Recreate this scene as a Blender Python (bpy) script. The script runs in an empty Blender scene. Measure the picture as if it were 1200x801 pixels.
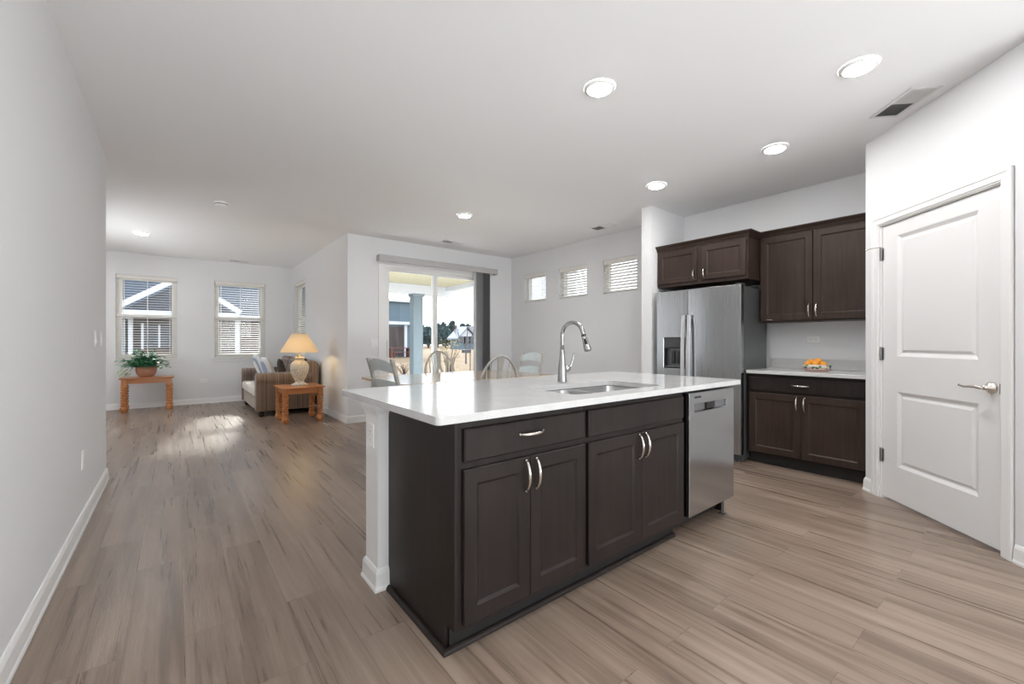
import bpy, bmesh, math, random
from mathutils import Vector, Matrix
random.seed(7)
PI = math.pi
S = bpy.context.scene
C = S.collection

# ------------------------------------------------------------ camera, sky, sun, exposure
CAM_H = 1.174
cam_d = bpy.data.cameras.new('camera'); cam_d.sensor_width = 36; cam_d.lens = 496 / 1200 * 36
cam_d.clip_start = 0.05; cam_d.clip_end = 500
cam = bpy.data.objects.new('camera', cam_d); C.objects.link(cam)
cam.location = (0, 0, CAM_H)
cam.rotation_euler = (PI / 2, 0, -math.atan(394 / 496))
S.camera = cam

S.view_settings.view_transform = 'Standard'
S.view_settings.look = 'None'
S.view_settings.exposure = 0.40
S.view_settings.gamma = 1.0
S.view_settings.use_curve_mapping = False
S.cycles.max_bounces = 14
S.cycles.diffuse_bounces = 7
S.cycles.transparent_max_bounces = 24
S.cycles.sample_clamp_indirect = 6

LAMP = 150.0         # radiance of the ceiling lights
W = bpy.data.worlds.new('sky'); S.world = W; W.use_nodes = True
nt = W.node_tree; bgn = nt.nodes['Background']
tc = nt.nodes.new('ShaderNodeTexCoord'); sp = nt.nodes.new('ShaderNodeSeparateXYZ')
rp = nt.nodes.new('ShaderNodeValToRGB')
nt.links.new(tc.outputs['Generated'], sp.inputs[0]); nt.links.new(sp.outputs['Z'], rp.inputs[0])
rp.color_ramp.elements[0].color = (0.93, 0.96, 1.0, 1); rp.color_ramp.elements[0].position = 0.0
rp.color_ramp.elements[1].color = (0.72, 0.85, 1.0, 1); rp.color_ramp.elements[1].position = 0.7
nt.links.new(rp.outputs[0], bgn.inputs[0]); bgn.inputs[1].default_value = 3.0

sun_d = bpy.data.lights.new('sun', 'SUN'); sun_d.energy = 4.0; sun_d.angle = math.radians(4)
sun_d.color = (1.0, 0.95, 0.87)
sun = bpy.data.objects.new('sun', sun_d); C.objects.link(sun); sun.location = (8, 40, 25)
sun.rotation_euler = Vector((-0.22, -1.0, -0.50)).to_track_quat('-Z', 'Y').to_euler()


def fill_light(name, loc, rot, sx, sy, power):
    d = bpy.data.lights.new(name, 'AREA'); d.shape = 'RECTANGLE'; d.size = sx; d.size_y = sy
    d.energy = power; d.color = (0.96, 0.98, 1.0)
    o = bpy.data.objects.new(name, d); C.objects.link(o); o.location = loc; o.rotation_euler = rot
    return o


# added area light outside the unseen kitchen windows, fills the room from behind
fill_light('back_window_fill', (1.4, -3.45, 1.35), (PI / 2, 0, 0), 2.9, 2.0, 20)
# added area lights aimed upward to brighten the ceilings, imitating ground bounce
fill_light('back_upward_fill', (1.4, -4.5, .15), (math.radians(128), 0, 0), 3.4, 1.4, 420)
fill_light('living_upward_fill', (-3.5, 7.75, .15), (math.radians(128), 0, -PI / 2), 3.0, 1.2, 330)  # added lamp beyond the unseen living room window, lifts that ceiling
fill_light('patio_upward_fill', (3.9, 7.75, -.02), (math.radians(172), 0, 0), 3.2, 1.9, 165)  # added lamp just above the patio floor, lifts the dining ceiling

# ------------------------------------------------------------ materials


class NT:
    def __init__(s, name):
        s.m = bpy.data.materials.new(name); s.m.use_nodes = True
        s.t = s.m.node_tree; s.t.nodes.clear()
        s.out = s.n('ShaderNodeOutputMaterial')

    def n(s, typ, **kw):
        x = s.t.nodes.new(typ)
        for k, v in kw.items(): setattr(x, k, v)
        return x

    def l(s, a, b): s.t.links.new(a, b)

    def val(s, x, i, v):
        if hasattr(v, 'bl_rna') or isinstance(v, bpy.types.NodeSocket): s.l(v, x.inputs[i])
        else: x.inputs[i].default_value = v

    def math(s, op, a, b=0.0, c=None):
        x = s.n('ShaderNodeMath', operation=op); s.val(x, 0, a); s.val(x, 1, b)
        if c is not None: s.val(x, 2, c)
        return x.outputs[0]

    def comb(s, a, b, c):
        x = s.n('ShaderNodeCombineXYZ'); s.val(x, 0, a); s.val(x, 1, b); s.val(x, 2, c)
        return x.outputs[0]

    def noise(s, vec, scale, detail=3, rough=.5, dist=0):
        x = s.n('ShaderNodeTexNoise'); s.l(vec, x.inputs['Vector'])
        x.inputs['Scale'].default_value = scale; x.inputs['Detail'].default_value = detail
        x.inputs['Roughness'].default_value = rough; x.inputs['Distortion'].default_value = dist
        return x.outputs['Fac']

    def ramp(s, f, stops, interp='LINEAR'):
        x = s.n('ShaderNodeValToRGB'); s.l(f, x.inputs[0]); cr = x.color_ramp; cr.interpolation = interp
        while len(cr.elements) < len(stops): cr.elements.new(0.5)
        for e, (p, c) in zip(cr.elements, stops):
            e.position = p; e.color = tuple(c) + (1,) if len(c) == 3 else c
        return x.outputs[0]

    def mix(s, f, a, b, mode='MIX'):
        x = s.n('ShaderNodeMix', data_type='RGBA', blend_type=mode)
        s.val(x, 0, f)
        for i, v in ((6, a), (7, b)):
            if isinstance(v, tuple): x.inputs[i].default_value = v + (1,) if len(v) == 3 else v
            else: s.l(v, x.inputs[i])
        return x.outputs[2]

    def obj(s):
        return s.n('ShaderNodeTexCoord').outputs['Object']

    def mapv(s, vec, scale):
        x = s.n('ShaderNodeMapping'); s.l(vec, x.inputs[0]); x.inputs['Scale'].default_value = scale
        return x.outputs[0]

    def bsdf(s, col, rough=.5, metal=0, bump=None, bs=.1, **kw):
        b = s.n('ShaderNodeBsdfPrincipled')
        if isinstance(col, tuple): b.inputs['Base Color'].default_value = col + (1,)
        else: s.l(col, b.inputs['Base Color'])
        s.val(b, 'Roughness', rough); b.inputs['Metallic'].default_value = metal
        for k, v in kw.items(): s.val(b, k, v)
        if bump is not None:
            u = s.n('ShaderNodeBump'); u.inputs['Strength'].default_value = bs; u.inputs['Distance'].default_value = .01
            s.l(bump, u.inputs['Height']); s.l(u.outputs[0], b.inputs['Normal'])
        s.l(b.outputs[0], s.out.inputs[0])
        return s.m


def plain(name, col, rough=.5, metal=0, var=.04, scale=8, **kw):
    t = NT(name); v = t.noise(t.obj(), scale, 3)
    k = t.ramp(v, [(0.3, tuple(c * (1 - var) for c in col)), (0.7, tuple(min(1, c * (1 + var)) for c in col))])
    return t.bsdf(k, rough, metal, **kw)


def m_paint(name, col, rough=.62):
    t = NT(name); n = t.noise(t.obj(), 220, 2)
    return t.bsdf(col, rough, 0, n, .03)


def m_planks():
    t = NT('vinyl_plank_floor'); o = t.obj()
    s = t.n('ShaderNodeSeparateXYZ'); t.l(o, s.inputs[0])
    v = t.comb(s.outputs[1], s.outputs[0], 0.0)
    br = t.n('ShaderNodeTexBrick'); t.l(v, br.inputs['Vector'])
    br.offset = .37; br.offset_frequency = 2
    br.inputs['Color1'].default_value = (0, 0, 0, 1); br.inputs['Color2'].default_value = (1, 1, 1, 1)
    br.inputs['Mortar'].default_value = (0.5, 0.5, 0.5, 1)
    br.inputs['Scale'].default_value = 1.0; br.inputs['Mortar Size'].default_value = .0016
    br.inputs['Mortar Smooth'].default_value = .2
    br.inputs['Brick Width'].default_value = 1.22; br.inputs['Row Height'].default_value = .182
    pid = t.n('ShaderNodeSeparateColor'); t.l(br.outputs['Color'], pid.inputs[0]); pid = pid.outputs[0]
    off = t.math('MULTIPLY', pid, 37.0)
    g1 = t.comb(t.math('ADD', t.math('MULTIPLY', s.outputs[0], 36.0), off), t.math('MULTIPLY', s.outputs[1], .85), off)
    grain = t.noise(g1, 1.0, 4, .55, .15)
    g2 = t.comb(t.math('ADD', t.math('MULTIPLY', s.outputs[0], 7.5), off), t.math('MULTIPLY', s.outputs[1], .75), off)
    big = t.noise(g2, 1.0, 2, .5, .5)
    rings = t.math('PINGPONG', t.math('MULTIPLY', big, 16.0), 1.0)
    fine = t.noise(t.comb(t.math('MULTIPLY', s.outputs[0], 260.0), t.math('MULTIPLY', s.outputs[1], 9.0), off), 1.0, 2, .6)
    f = t.math('ADD', t.math('MULTIPLY', grain, .55), t.math('MULTIPLY', big, .35))
    f = t.math('ADD', f, t.math('MULTIPLY', rings, .055))
    f = t.math('ADD', f, t.math('MULTIPLY', fine, .10))
    f = t.math('ADD', f, t.math('MULTIPLY', t.math('SUBTRACT', pid, .5), .10))
    blotch = t.noise(t.comb(t.math('ADD', t.math('MULTIPLY', s.outputs[0], 12.0), off), t.math('MULTIPLY', s.outputs[1], .7), off), 1.0, 1, .5, .3)
    f = t.math('ADD', f, t.math('MULTIPLY', t.math('SUBTRACT', blotch, .5), .36))
    col = t.ramp(f, [(0.30, (.130, .091, .068)), (0.43, (.185, .134, .101)), (0.55, (.255, .190, .147)), (0.67, (.315, .240, .190)), (0.82, (.38, .30, .245))])
    col = t.mix(t.math('MULTIPLY', br.outputs['Fac'], .42), col, (.08, .06, .05))
    r = t.math('ADD', t.math('MULTIPLY', grain, .30), .16)
    h = t.math('SUBTRACT', t.math('MULTIPLY', fine, .35), t.math('MULTIPLY', br.outputs['Fac'], 1.0))
    return t.bsdf(col, r, 0, h, .16)


def m_wood(name, c0, c1, rough=.35, axis=2, k=1.0, bs=.04, coat=0):
    t = NT(name)
    sc = [38 * k] * 3; sc[axis] = 2.2 * k
    n = t.noise(t.mapv(t.obj(), tuple(sc)), 1, 5, .6, .3)
    n2 = t.noise(t.obj(), 3.0, 2)
    f = t.math('ADD', t.math('MULTIPLY', n, .6), t.math('MULTIPLY', n2, .4))
    col = t.ramp(f, [(0.35, c0), (0.65, c1)])
    if 'espresso' in name: return t.bsdf(col, rough, 0, n, bs, **{'Specular IOR Level': .28})
    return t.bsdf(col, rough, 0, n, bs, **({'Coat Weight': coat, 'Coat Roughness': .15} if coat else {}))


def m_quartz():
    t = NT('white_quartz'); o = t.obj()
    n = t.noise(o, 180, 3, .7); n2 = t.noise(o, 9, 4)
    c = t.ramp(n, [(0.30, (.46, .46, .46)), (0.42, (.57, .57, .565)), (0.7, (.62, .62, .615))])
    c = t.mix(.10, c, t.ramp(n2, [(0.4, (.5, .5, .5)), (0.6, (.8, .8, .8))]))
    return t.bsdf(c, .13, 0)


def m_steel(name='brushed_steel', col=(.42, .43, .44), rough=.27, axis=2, bs=.004):
    t = NT(name); sc = [260] * 3; sc[axis] = 1.6
    n = t.noise(t.mapv(t.obj(), tuple(sc)), 1, 2, .5)
    r = t.math('ADD', t.math('MULTIPLY', n, .03), rough - .015)
    return t.bsdf(col, r, 1.0, n, bs)


def m_glass():
    t = NT('window_glass')
    tr = t.n('ShaderNodeBsdfTransparent'); gl = t.n('ShaderNodeBsdfGlossy'); gl.inputs['Roughness'].default_value = .01
    fr = t.n('ShaderNodeFresnel'); fr.inputs[0].default_value = 1.45
    tr.inputs[0].default_value = (.97, .98, .98, 1)
    mx = t.n('ShaderNodeMixShader'); t.l(t.math('MULTIPLY', fr.outputs[0], .8), mx.inputs[0])
    t.l(tr.outputs[0], mx.inputs[1]); t.l(gl.outputs[0], mx.inputs[2]); t.l(mx.outputs[0], t.out.inputs[0])
    return t.m


def m_emit(name, col, st):
    t = NT(name); e = t.n('ShaderNodeEmission'); e.inputs[0].default_value = col + (1,); e.inputs[1].default_value = st
    t.l(e.outputs[0], t.out.inputs[0]); return t.m


def m_stripe(name, cols, freq=60.0, axis=1, rough=.9):
    t = NT(name); s = t.n('ShaderNodeSeparateXYZ'); t.l(t.obj(), s.inputs[0])
    a = t.math('MULTIPLY', s.outputs[axis], freq)
    n = t.noise(t.comb(a, 0.0, 0.0), 1.0, 1, .5)
    st = [(0.30 + 0.40 * i / (len(cols) - 1), c) for i, c in enumerate(cols)]
    c = t.ramp(n, st, 'CONSTANT')
    w = t.noise(t.obj(), 300, 2)
    return t.bsdf(c, rough, 0, w, .25, **{'Sheen Weight': .3})


def m_siding(name, col, pitch=.12, axis=2):
    t = NT(name); s = t.n('ShaderNodeSeparateXYZ'); t.l(t.obj(), s.inputs[0])
    f = t.math('FRACT', t.math('MULTIPLY', s.outputs[axis], 1 / pitch))
    c = t.ramp(f, [(0.0, tuple(x * .72 for x in col)), (0.12, col), (1.0, tuple(x * 1.05 for x in col))])
    return t.bsdf(c, .75, 0, f, .4)


M = {}
M['wall'] = m_paint('pale_grey_paint', (.775, .782, .795))
M['ceiling'] = m_paint('ceiling_white_paint', (.885, .89, .90), .8)
M['trim'] = m_paint('white_trim_enamel', (.84, .84, .835), .32)
M['door'] = m_paint('white_door_enamel', (.80, .80, .80), .38)
M['floor'] = m_planks()
M['espresso'] = m_wood('espresso_stained_maple', (.013, .0092, .0082), (.025, .0178, .0155), .42, 2)
M['espresso_brown'] = m_wood('espresso_maple_warm', (.027, .0165, .0130), (.052, .0335, .0265), .42, 2)
M['toe'] = plain('black_toe_kick', (.012, .011, .011), .5)
M['quartz'] = m_quartz()
M['steel'] = m_steel()
M['steel_h'] = m_steel('brushed_steel_horizontal', (.80, .81, .82), .42, 2)
M['steel_dw'] = m_steel('dishwasher_steel', (.47, .485, .50), .16, 0, .01)
M['steel_side'] = plain('grey_enamel_side', (.13, .135, .14), .35, .5)
M['nickel'] = m_steel('satin_nickel', (.70, .66, .61), .17, 2, .0)
M['chrome'] = m_steel('brushed_nickel_faucet', (.46, .46, .455), .22, 2, .0)
M['basin'] = m_steel('sink_basin_steel', (.50, .50, .50), .26, 1)
M['hinge'] = m_steel('dull_nickel_hinge', (.34, .34, .34), .3, 2)
M['black'] = plain('black_plastic', (.012, .012, .013), .3)
M['dark_grey'] = plain('dark_grey_plastic', (.06, .06, .065), .4)
M['plate'] = plain('white_plastic', (.86, .86, .85), .35, var=.01)
M['slot'] = plain('socket_slot_grey', (.12, .12, .12), .5)
M['glass'] = m_glass()
M['vinyl'] = plain('white_vinyl_frame', (.82, .81, .78), .35, var=.01)
M['blind'] = plain('ivory_blind_slat', (.80, .78, .74), .5, var=.01)
M['vane'] = plain('grey_vertical_vane', (.36, .36, .375), .7, var=.03)
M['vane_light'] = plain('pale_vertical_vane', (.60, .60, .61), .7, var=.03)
M['valance'] = plain('grey_valance', (.50, .49, .49), .6, var=.05, scale=60)
M['lamp_disc'] = m_emit('led_diffuser', (1.0, .985, .965), LAMP)
M['pine'] = m_wood('honey_pine', (.40, .135, .035), (.60, .24, .075), .32, 0, .5, .03, .3)
M['pine_v'] = m_wood('honey_pine_turned', (.40, .135, .035), (.60, .24, .075), .32, 2, .5, .03, .3)
M['sofa'] = m_stripe('brown_striped_fabric', [(.085, .06, .05), (.22, .165, .125), (.12, .075, .06), (.30, .235, .19), (.10, .085, .07), (.20, .13, .10)], 75, 0)
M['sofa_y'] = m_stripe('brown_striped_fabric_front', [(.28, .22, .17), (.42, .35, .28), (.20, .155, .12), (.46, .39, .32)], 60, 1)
M['throw'] = m_stripe('white_blue_striped_throw', [(.74, .75, .76), (.80, .80, .80), (.66, .68, .71), (.24, .30, .42), (.82, .82, .82)], 26, 1, .95)
M['cushion_pat'] = m_stripe('cream_patterned_fabric', [(.62, .57, .50), (.75, .72, .67), (.38, .33, .30), (.78, .76, .72)], 18, 1, .95)
M['pillow_dark'] = plain('dark_brown_pillow', (.05, .04, .032), .95, var=.4, scale=30)
M['terra'] = plain('terracotta', (.42, .20, .125), .7, var=.12, scale=14)
M['soil'] = plain('potting_soil', (.03, .02, .015), .95, var=.4, scale=60)
def m_leaf():
    t = NT('plant_leaf'); n = t.noise(t.obj(), 22, 3)
    c = t.ramp(n, [(0.33, (.02, .11, .05)), (0.5, (.06, .26, .12)), (0.66, (.20, .48, .27))])
    return t.bsdf(c, .35, 0)
M['leaf'] = m_leaf()
M['leaf_pale'] = plain('pale_variegated_leaf', (.42, .55, .28), .45, var=.25, scale=30)
def m_shade():
    t = NT('lamp_shade_cream')
    b = t.n('ShaderNodeBsdfPrincipled'); b.inputs['Base Color'].default_value = (.86, .81, .72, 1); b.inputs['Roughness'].default_value = .85
    tl = t.n('ShaderNodeBsdfTranslucent'); tl.inputs[0].default_value = (.92, .80, .56, 1)
    mx = t.n('ShaderNodeMixShader'); mx.inputs[0].default_value = .5
    t.l(b.outputs[0], mx.inputs[1]); t.l(tl.outputs[0], mx.inputs[2]); t.l(mx.outputs[0], t.out.inputs[0]); return t.m
M['shade'] = m_shade()
def m_urn():
    t = NT('crackled_cream_ceramic'); v = t.n('ShaderNodeTexVoronoi', feature='DISTANCE_TO_EDGE'); t.l(t.obj(), v.inputs['Vector'])
    v.inputs['Scale'].default_value = 26
    c = t.ramp(v.outputs[0], [(0.0, (.33, .27, .20)), (0.07, (.70, .63, .50))])
    return t.bsdf(c, .35, 0)
M['urn'] = m_urn()
M['bulb'] = m_emit('warm_bulb', (1.0, .74, .38), 75)
M['brass'] = plain('brass', (.70, .52, .24), .3, 1)
M['table_top'] = m_wood('pale_oak_table', (.46, .34, .22), (.58, .45, .31), .16, 0, .5, .02, .5)
M['chair_paint'] = plain('weathered_grey_paint', (.44, .43, .40), .4, var=.14, scale=24)
M['chair_pale'] = plain('pale_sage_paint', (.55, .585, .565), .35, var=.10, scale=18)
M['chair_slat'] = plain('gloss_pale_blue_slat', (.56, .63, .64), .22, var=.05, scale=10)
M['orange'] = plain('orange_peel', (.85, .36, .04), .45, var=.10, scale=40)
def m_bowl():
    t = NT('painted_fruit_bowl'); v = t.n('ShaderNodeTexVoronoi'); t.l(t.obj(), v.inputs['Vector']); v.inputs['Scale'].default_value = 42
    s = t.n('ShaderNodeSeparateColor'); t.l(v.outputs['Color'], s.inputs[0])
    c = t.ramp(s.outputs[0], [(0.0, (.70, .66, .58)), (0.35, (.05, .13, .05)), (0.6, (.10, .07, .12)), (0.75, (.66, .60, .50))], 'CONSTANT')
    return t.bsdf(c, .3, 0)
M['bowl'] = m_bowl()
M['bowl_pink'] = plain('pink_glazed_clay', (.56, .36, .31), .35)
M['vent_dark'] = plain('vent_dark', (.10, .10, .105), .6)
M['vent'] = plain('vent_white_metal', (.74, .74, .74), .5)
# outdoors
M['lawn'] = plain('dormant_lawn', (.20, .125, .062), .95, var=.22, scale=1.6)
M['concrete'] = plain('patio_concrete', (.62, .58, .52), .85, var=.06, scale=3)
M['soffit'] = plain('patio_soffit_cream', (.31, .29, .205), .7, var=.02)
M['column'] = plain('blue_grey_column_paint', (.14, .18, .205), .6, var=.04)
M['ext_white'] = plain('exterior_white_trim', (.50, .52, .56), .6, var=.02)
M['siding_dark'] = m_siding('brown_grey_siding', (.055, .048, .045))
M['siding_gable'] = m_siding('charcoal_gable_siding', (.035, .042, .058))
M['siding_blue'] = m_siding('slate_blue_siding', (.10, .14, .17), .2)
M['siding_pale'] = m_siding('pale_blue_garage_panel', (.17, .20, .26), .5)
M['shingle'] = m_siding('blue_grey_shingles', (.022, .032, .05), .14)
M['brick_dark'] = plain('dark_brown_brick', (.07, .05, .042), .9, var=.35, scale=12)
M['porch_shade'] = plain('shaded_porch_opening', (.05, .035, .033), .8, var=.2)  # dark colour stands for the shade within the porch opening
M['red_wood'] = plain('red_stained_wood', (.15, .045, .035), .7)
M['win_dark'] = plain('dark_house_window', (.05, .06, .08), .1)
M['bark'] = plain('grey_bark', (.12, .10, .09), .9, var=.3, scale=20)
M['evergreen'] = plain('blue_green_foliage', (.045, .075, .075), .9, var=.4, scale=2)
M['shrub_yel'] = plain('autumn_shrub_leaf', (.42, .33, .10), .8, var=.5, scale=9)
M['shrub_dark'] = plain('dark_dry_twigs', (.07, .045, .035), .9, var=.4, scale=9)

# ------------------------------------------------------------ mesh helpers


class Fr:
    """local frame on a vertical face: a along u, b up, c out of the face"""
    def __init__(s, o, u):
        s.o = Vector(o); s.u = Vector((u[0], u[1], 0)).normalized(); s.v = Vector((0, 0, 1)); s.w = s.u.cross(s.v)

    def __call__(s, a, b, c): return s.o + s.u * a + s.v * b + s.w * c


WORLD = lambda a, b, c: Vector((a, b, c))


class MB:
    def __init__(s, fr=None): s.bm = bmesh.new(); s.f = fr or WORLD

    def vs(s, pts): return [s.bm.verts.new(s.f(*p)) for p in pts]

    def face(s, vs):
        try: return s.bm.faces.new(vs)
        except ValueError: return None

    def box(s, a0, a1, b0, b1, c0, c1):
        """extent along each axis of the frame (a,b,c) or world (x,y,z)"""
        v = s.vs([(a0, b0, c0), (a1, b0, c0), (a1, b1, c0), (a0, b1, c0), (a0, b0, c1), (a1, b0, c1), (a1, b1, c1), (a0, b1, c1)])
        for q in ((0, 3, 2, 1), (4, 5, 6, 7), (0, 1, 5, 4), (1, 2, 6, 5), (2, 3, 7, 6), (3, 0, 4, 7)): s.face([v[i] for i in q])
        return s

    def loops(s, ls, cap0=True, cap1=True, closed=True):
        """connect successive rings of equal length"""
        R = [s.vs(l) for l in ls]; n = len(R[0])
        for A, B in zip(R, R[1:]):
            for i in range(n if closed else n - 1):
                j = (i + 1) % n; s.face([A[i], A[j], B[j], B[i]])
        if cap0: s.face(R[0][::-1])
        if cap1: s.face(R[-1])
        return s

    def nested(s, a0, b0, a1, b1, steps, cap0=True):
        """rectangular panel: steps of (inset, c)"""
        return s.loops([[(a0 + i, b0 + i, c), (a1 - i, b0 + i, c), (a1 - i, b1 - i, c), (a0 + i, b1 - i, c)] for i, c in steps], cap0, True)

    def tube(s, pts, r, n=10, sx=1.0, cap=True, up=(0, 0, 1)):
        """sweep a circle (or ellipse, sx on the side axis) along points, r a number or a list"""
        P = [Vector(p) for p in pts]; m = len(P)
        rs = r if isinstance(r, (list, tuple)) else [r] * m
        L = []; U = Vector(up)
        for i, p in enumerate(P):
            t = (P[min(i + 1, m - 1)] - P[max(i - 1, 0)]).normalized()
            if i == 0:
                x = U.cross(t)
                if x.length < .1: x = Vector((1, 0, 0)).cross(t)
            else: x = x - t * x.dot(t)
            x.normalize(); y = t.cross(x)
            L.append([tuple(p + (x * math.cos(2 * PI * k / n) * sx + y * math.sin(2 * PI * k / n)) * rs[i]) for k in range(n)])
        return s.loops(L, cap, cap)

    def lathe(s, cx, cy, prof, n=24, cap=True):
        """profile of (radius, z), bottom to top"""
        return s.loops([[(cx + r * math.cos(2 * PI * k / n), cy + r * math.sin(2 * PI * k / n), z) for k in range(n)] for r, z in prof], cap, cap)

    def prism(s, poly, z0, z1):
        return s.loops([[(x, y, z0) for x, y in poly], [(x, y, z1) for x, y in poly]])

    def sweep(s, path, prof, side=1, closed=False):
        """profile (off, z) swept along a plan path; side=+1 offsets to the left of the path"""
        P = [Vector((p[0], p[1])) for p in path]; n = len(P); off = []
        for i in range(n):
            d0 = (P[i] - P[i - 1]).normalized() if (i > 0 or closed) else None
            d1 = (P[(i + 1) % n] - P[i]).normalized() if (i < n - 1 or closed) else None
            if d0 is None: d0 = d1
            if d1 is None: d1 = d0
            n0 = Vector((-d0.y, d0.x)); n1 = Vector((-d1.y, d1.x)); b = (n0 + n1); b = b / max(.2, b.length_squared / 2)
            off.append(b * side)
        L = [[(p.x + o.x * w, p.y + o.y * w, z) for w, z in prof] for p, o in zip(P, off)]
        if closed: L.append(L[0])
        return s.loops(L, not closed, not closed)

    def holed(s, outer, holes, z, thick):
        """flat slab with holes, top at z"""
        vs = []; es = []
        for lp in [outer] + holes:
            v = [s.bm.verts.new(Vector((x, y, z))) for x, y in lp]; vs += v
            es += [s.bm.edges.new((v[i], v[(i + 1) % len(v)])) for i in range(len(v))]
        r = bmesh.ops.triangle_fill(s.bm, use_beauty=True, use_dissolve=False, edges=es)
        fs = [g for g in r['geom'] if isinstance(g, bmesh.types.BMFace)]
        if thick:
            e = bmesh.ops.extrude_face_region(s.bm, geom=fs)
            bmesh.ops.translate(s.bm, vec=(0, 0, -thick), verts=[g for g in e['geom'] if isinstance(g, bmesh.types.BMVert)])
            for lst in (fs,):
                pass
        return s


def rrect(x0, y0, x1, y1, r, n=6):
    out = []
    for cx, cy, a in ((x1 - r, y0 + r, -90), (x1 - r, y1 - r, 0), (x0 + r, y1 - r, 90), (x0 + r, y0 + r, 180)):
        for k in range(n + 1):
            t = math.radians(a + 90 * k / n); out.append((cx + r * math.cos(t), cy + r * math.sin(t)))
    return out


def root_of(o):
    while o.parent: o = o.parent
    return o


def obj(name, mb, mat, parent=None, bevel=0, smooth=False, local=False, seg=2, sub=0):
    """link a mesh object; vertices are given in world space unless local"""
    bm = mb.bm
    bmesh.ops.recalc_face_normals(bm, faces=bm.faces[:])
    me = bpy.data.meshes.new(name)
    if not local and parent is not None:
        bmesh.ops.translate(bm, vec=-Vector(root_of(parent)['base']), verts=bm.verts[:])
    base = None
    if parent is None and not local and bm.verts:
        xs = [v.co for v in bm.verts]
        base = Vector(((min(v.x for v in xs) + max(v.x for v in xs)) / 2, (min(v.y for v in xs) + max(v.y for v in xs)) / 2, min(v.z for v in xs)))
        bmesh.ops.translate(bm, vec=-base, verts=bm.verts[:])
    bm.to_mesh(me); bm.free()
    if smooth:
        for p in me.polygons: p.use_smooth = True
    me.materials.append(M[mat] if isinstance(mat, str) else mat)
    o = bpy.data.objects.new(name, me); C.objects.link(o)
    if base is not None: o.location = base; o['base'] = tuple(base)
    if parent is not None: o.parent = parent
    if bevel:
        b = o.modifiers.new('bevel', 'BEVEL'); b.width = bevel; b.segments = seg; b.limit_method = 'ANGLE'; b.angle_limit = math.radians(40)
    if sub:
        q = o.modifiers.new('subsurf', 'SUBSURF'); q.levels = sub; q.render_levels = sub
    if smooth == 2:
        pass
    return o


def smooth_by_angle(o, ang=35):
    for p in o.data.polygons: p.use_smooth = True
    o.data.set_sharp_from_angle(angle=math.radians(ang)); return o


def thing(name, label, cat, loc=(0, 0, 0), group=None, rz=0):
    o = bpy.data.objects.new(name, None); C.objects.link(o); o.empty_display_size = .1
    o.location = loc; o.rotation_euler = (0, 0, rz); o['label'] = label; o['category'] = cat; o['base'] = tuple(loc)
    if group: o['group'] = group
    return o


def tag(o, label, cat, group=None, kind=None):
    o['label'] = label; o['category'] = cat
    if group: o['group'] = group
    if kind: o['kind'] = kind
    return o


def struct(name, mb, mat, parent=None, **kw):
    o = obj(name, mb, mat, parent, **kw)
    if parent is None: o['kind'] = 'structure'
    return o


def sroot(name, loc=(0, 0, 0)):
    o = bpy.data.objects.new(name, None); C.objects.link(o); o.location = loc; o['kind'] = 'structure'; o['base'] = tuple(loc)
    return o


def copy_tree(o, parent=None):
    c = o.copy(); C.objects.link(c); c.parent = parent
    for ch in list(o.children): copy_tree(ch, c)
    return c


# ------------------------------------------------------------ room shell
H = 2.743
T = .13


def wall(name, fr, length, openings=(), b0=0, b1=H, mat='wall', thick=T):
    """solid wall with rectangular openings, behind the face plane of the frame"""
    A = sorted({0, length} | {v for o in openings for v in o[:2]}); B = sorted({b0, b1} | {v for o in openings for v in o[2:]})
    mb = MB(fr)
    bm = mb.bm; V = {}
    def vert(i, j, k):
        if (i, j, k) not in V: V[i, j, k] = bm.verts.new(fr(A[i], B[j], 0 if k else -thick))
        return V[i, j, k]
    na, nb = len(A) - 1, len(B) - 1
    def solid(i, j):
        if not (0 <= i < na and 0 <= j < nb): return False
        a = (A[i] + A[i + 1]) / 2; b = (B[j] + B[j + 1]) / 2
        return not any(o[0] < a < o[1] and o[2] < b < o[3] for o in openings)
    for i in range(na):
        for j in range(nb):
            if not solid(i, j): continue
            for k in (0, 1): mb.face([vert(i, j, k), vert(i + 1, j, k), vert(i + 1, j + 1, k), vert(i, j + 1, k)])
            for (di, dj, e) in ((-1, 0, ((i, j), (i, j + 1))), (1, 0, ((i + 1, j), (i + 1, j + 1))), (0, -1, ((i, j), (i + 1, j))), (0, 1, ((i, j + 1), (i + 1, j + 1)))):
                if not solid(i + di, j + dj): mb.face([vert(*e[0], 0), vert(*e[1], 0), vert(*e[1], 1), vert(*e[0], 1)])
    return struct(name, mb, mat)


XL, YF, XS, YS, XD, XK = -.466, 10.0, 1.94, 6.25, 4.95, 5.0
YL0, YB = 4.98, -3.3
P0 = (4.29, .885); PD = (-.70711, -.70711)
PE = (3.30, -.105)
FR_left = Fr((XL, YB, 0), (0, 1))
FR_far = Fr((-2.4, YF, 0), (1, 0))              # faces -y
FR_lside = Fr((XS, YF, 0), (0, -1))             # faces -x
FR_slider = Fr((XS, YS, 0), (1, 0))
FR_dining = Fr((XD, YS, 0), (0, -1))
FR_kit = Fr((XK, 2.82, 0), (0, -1))
FR_pan = Fr((P0[0], P0[1], 0), PD)
FR_lleft = Fr((-2.4, YL0, 0), (0, 1))

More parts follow.
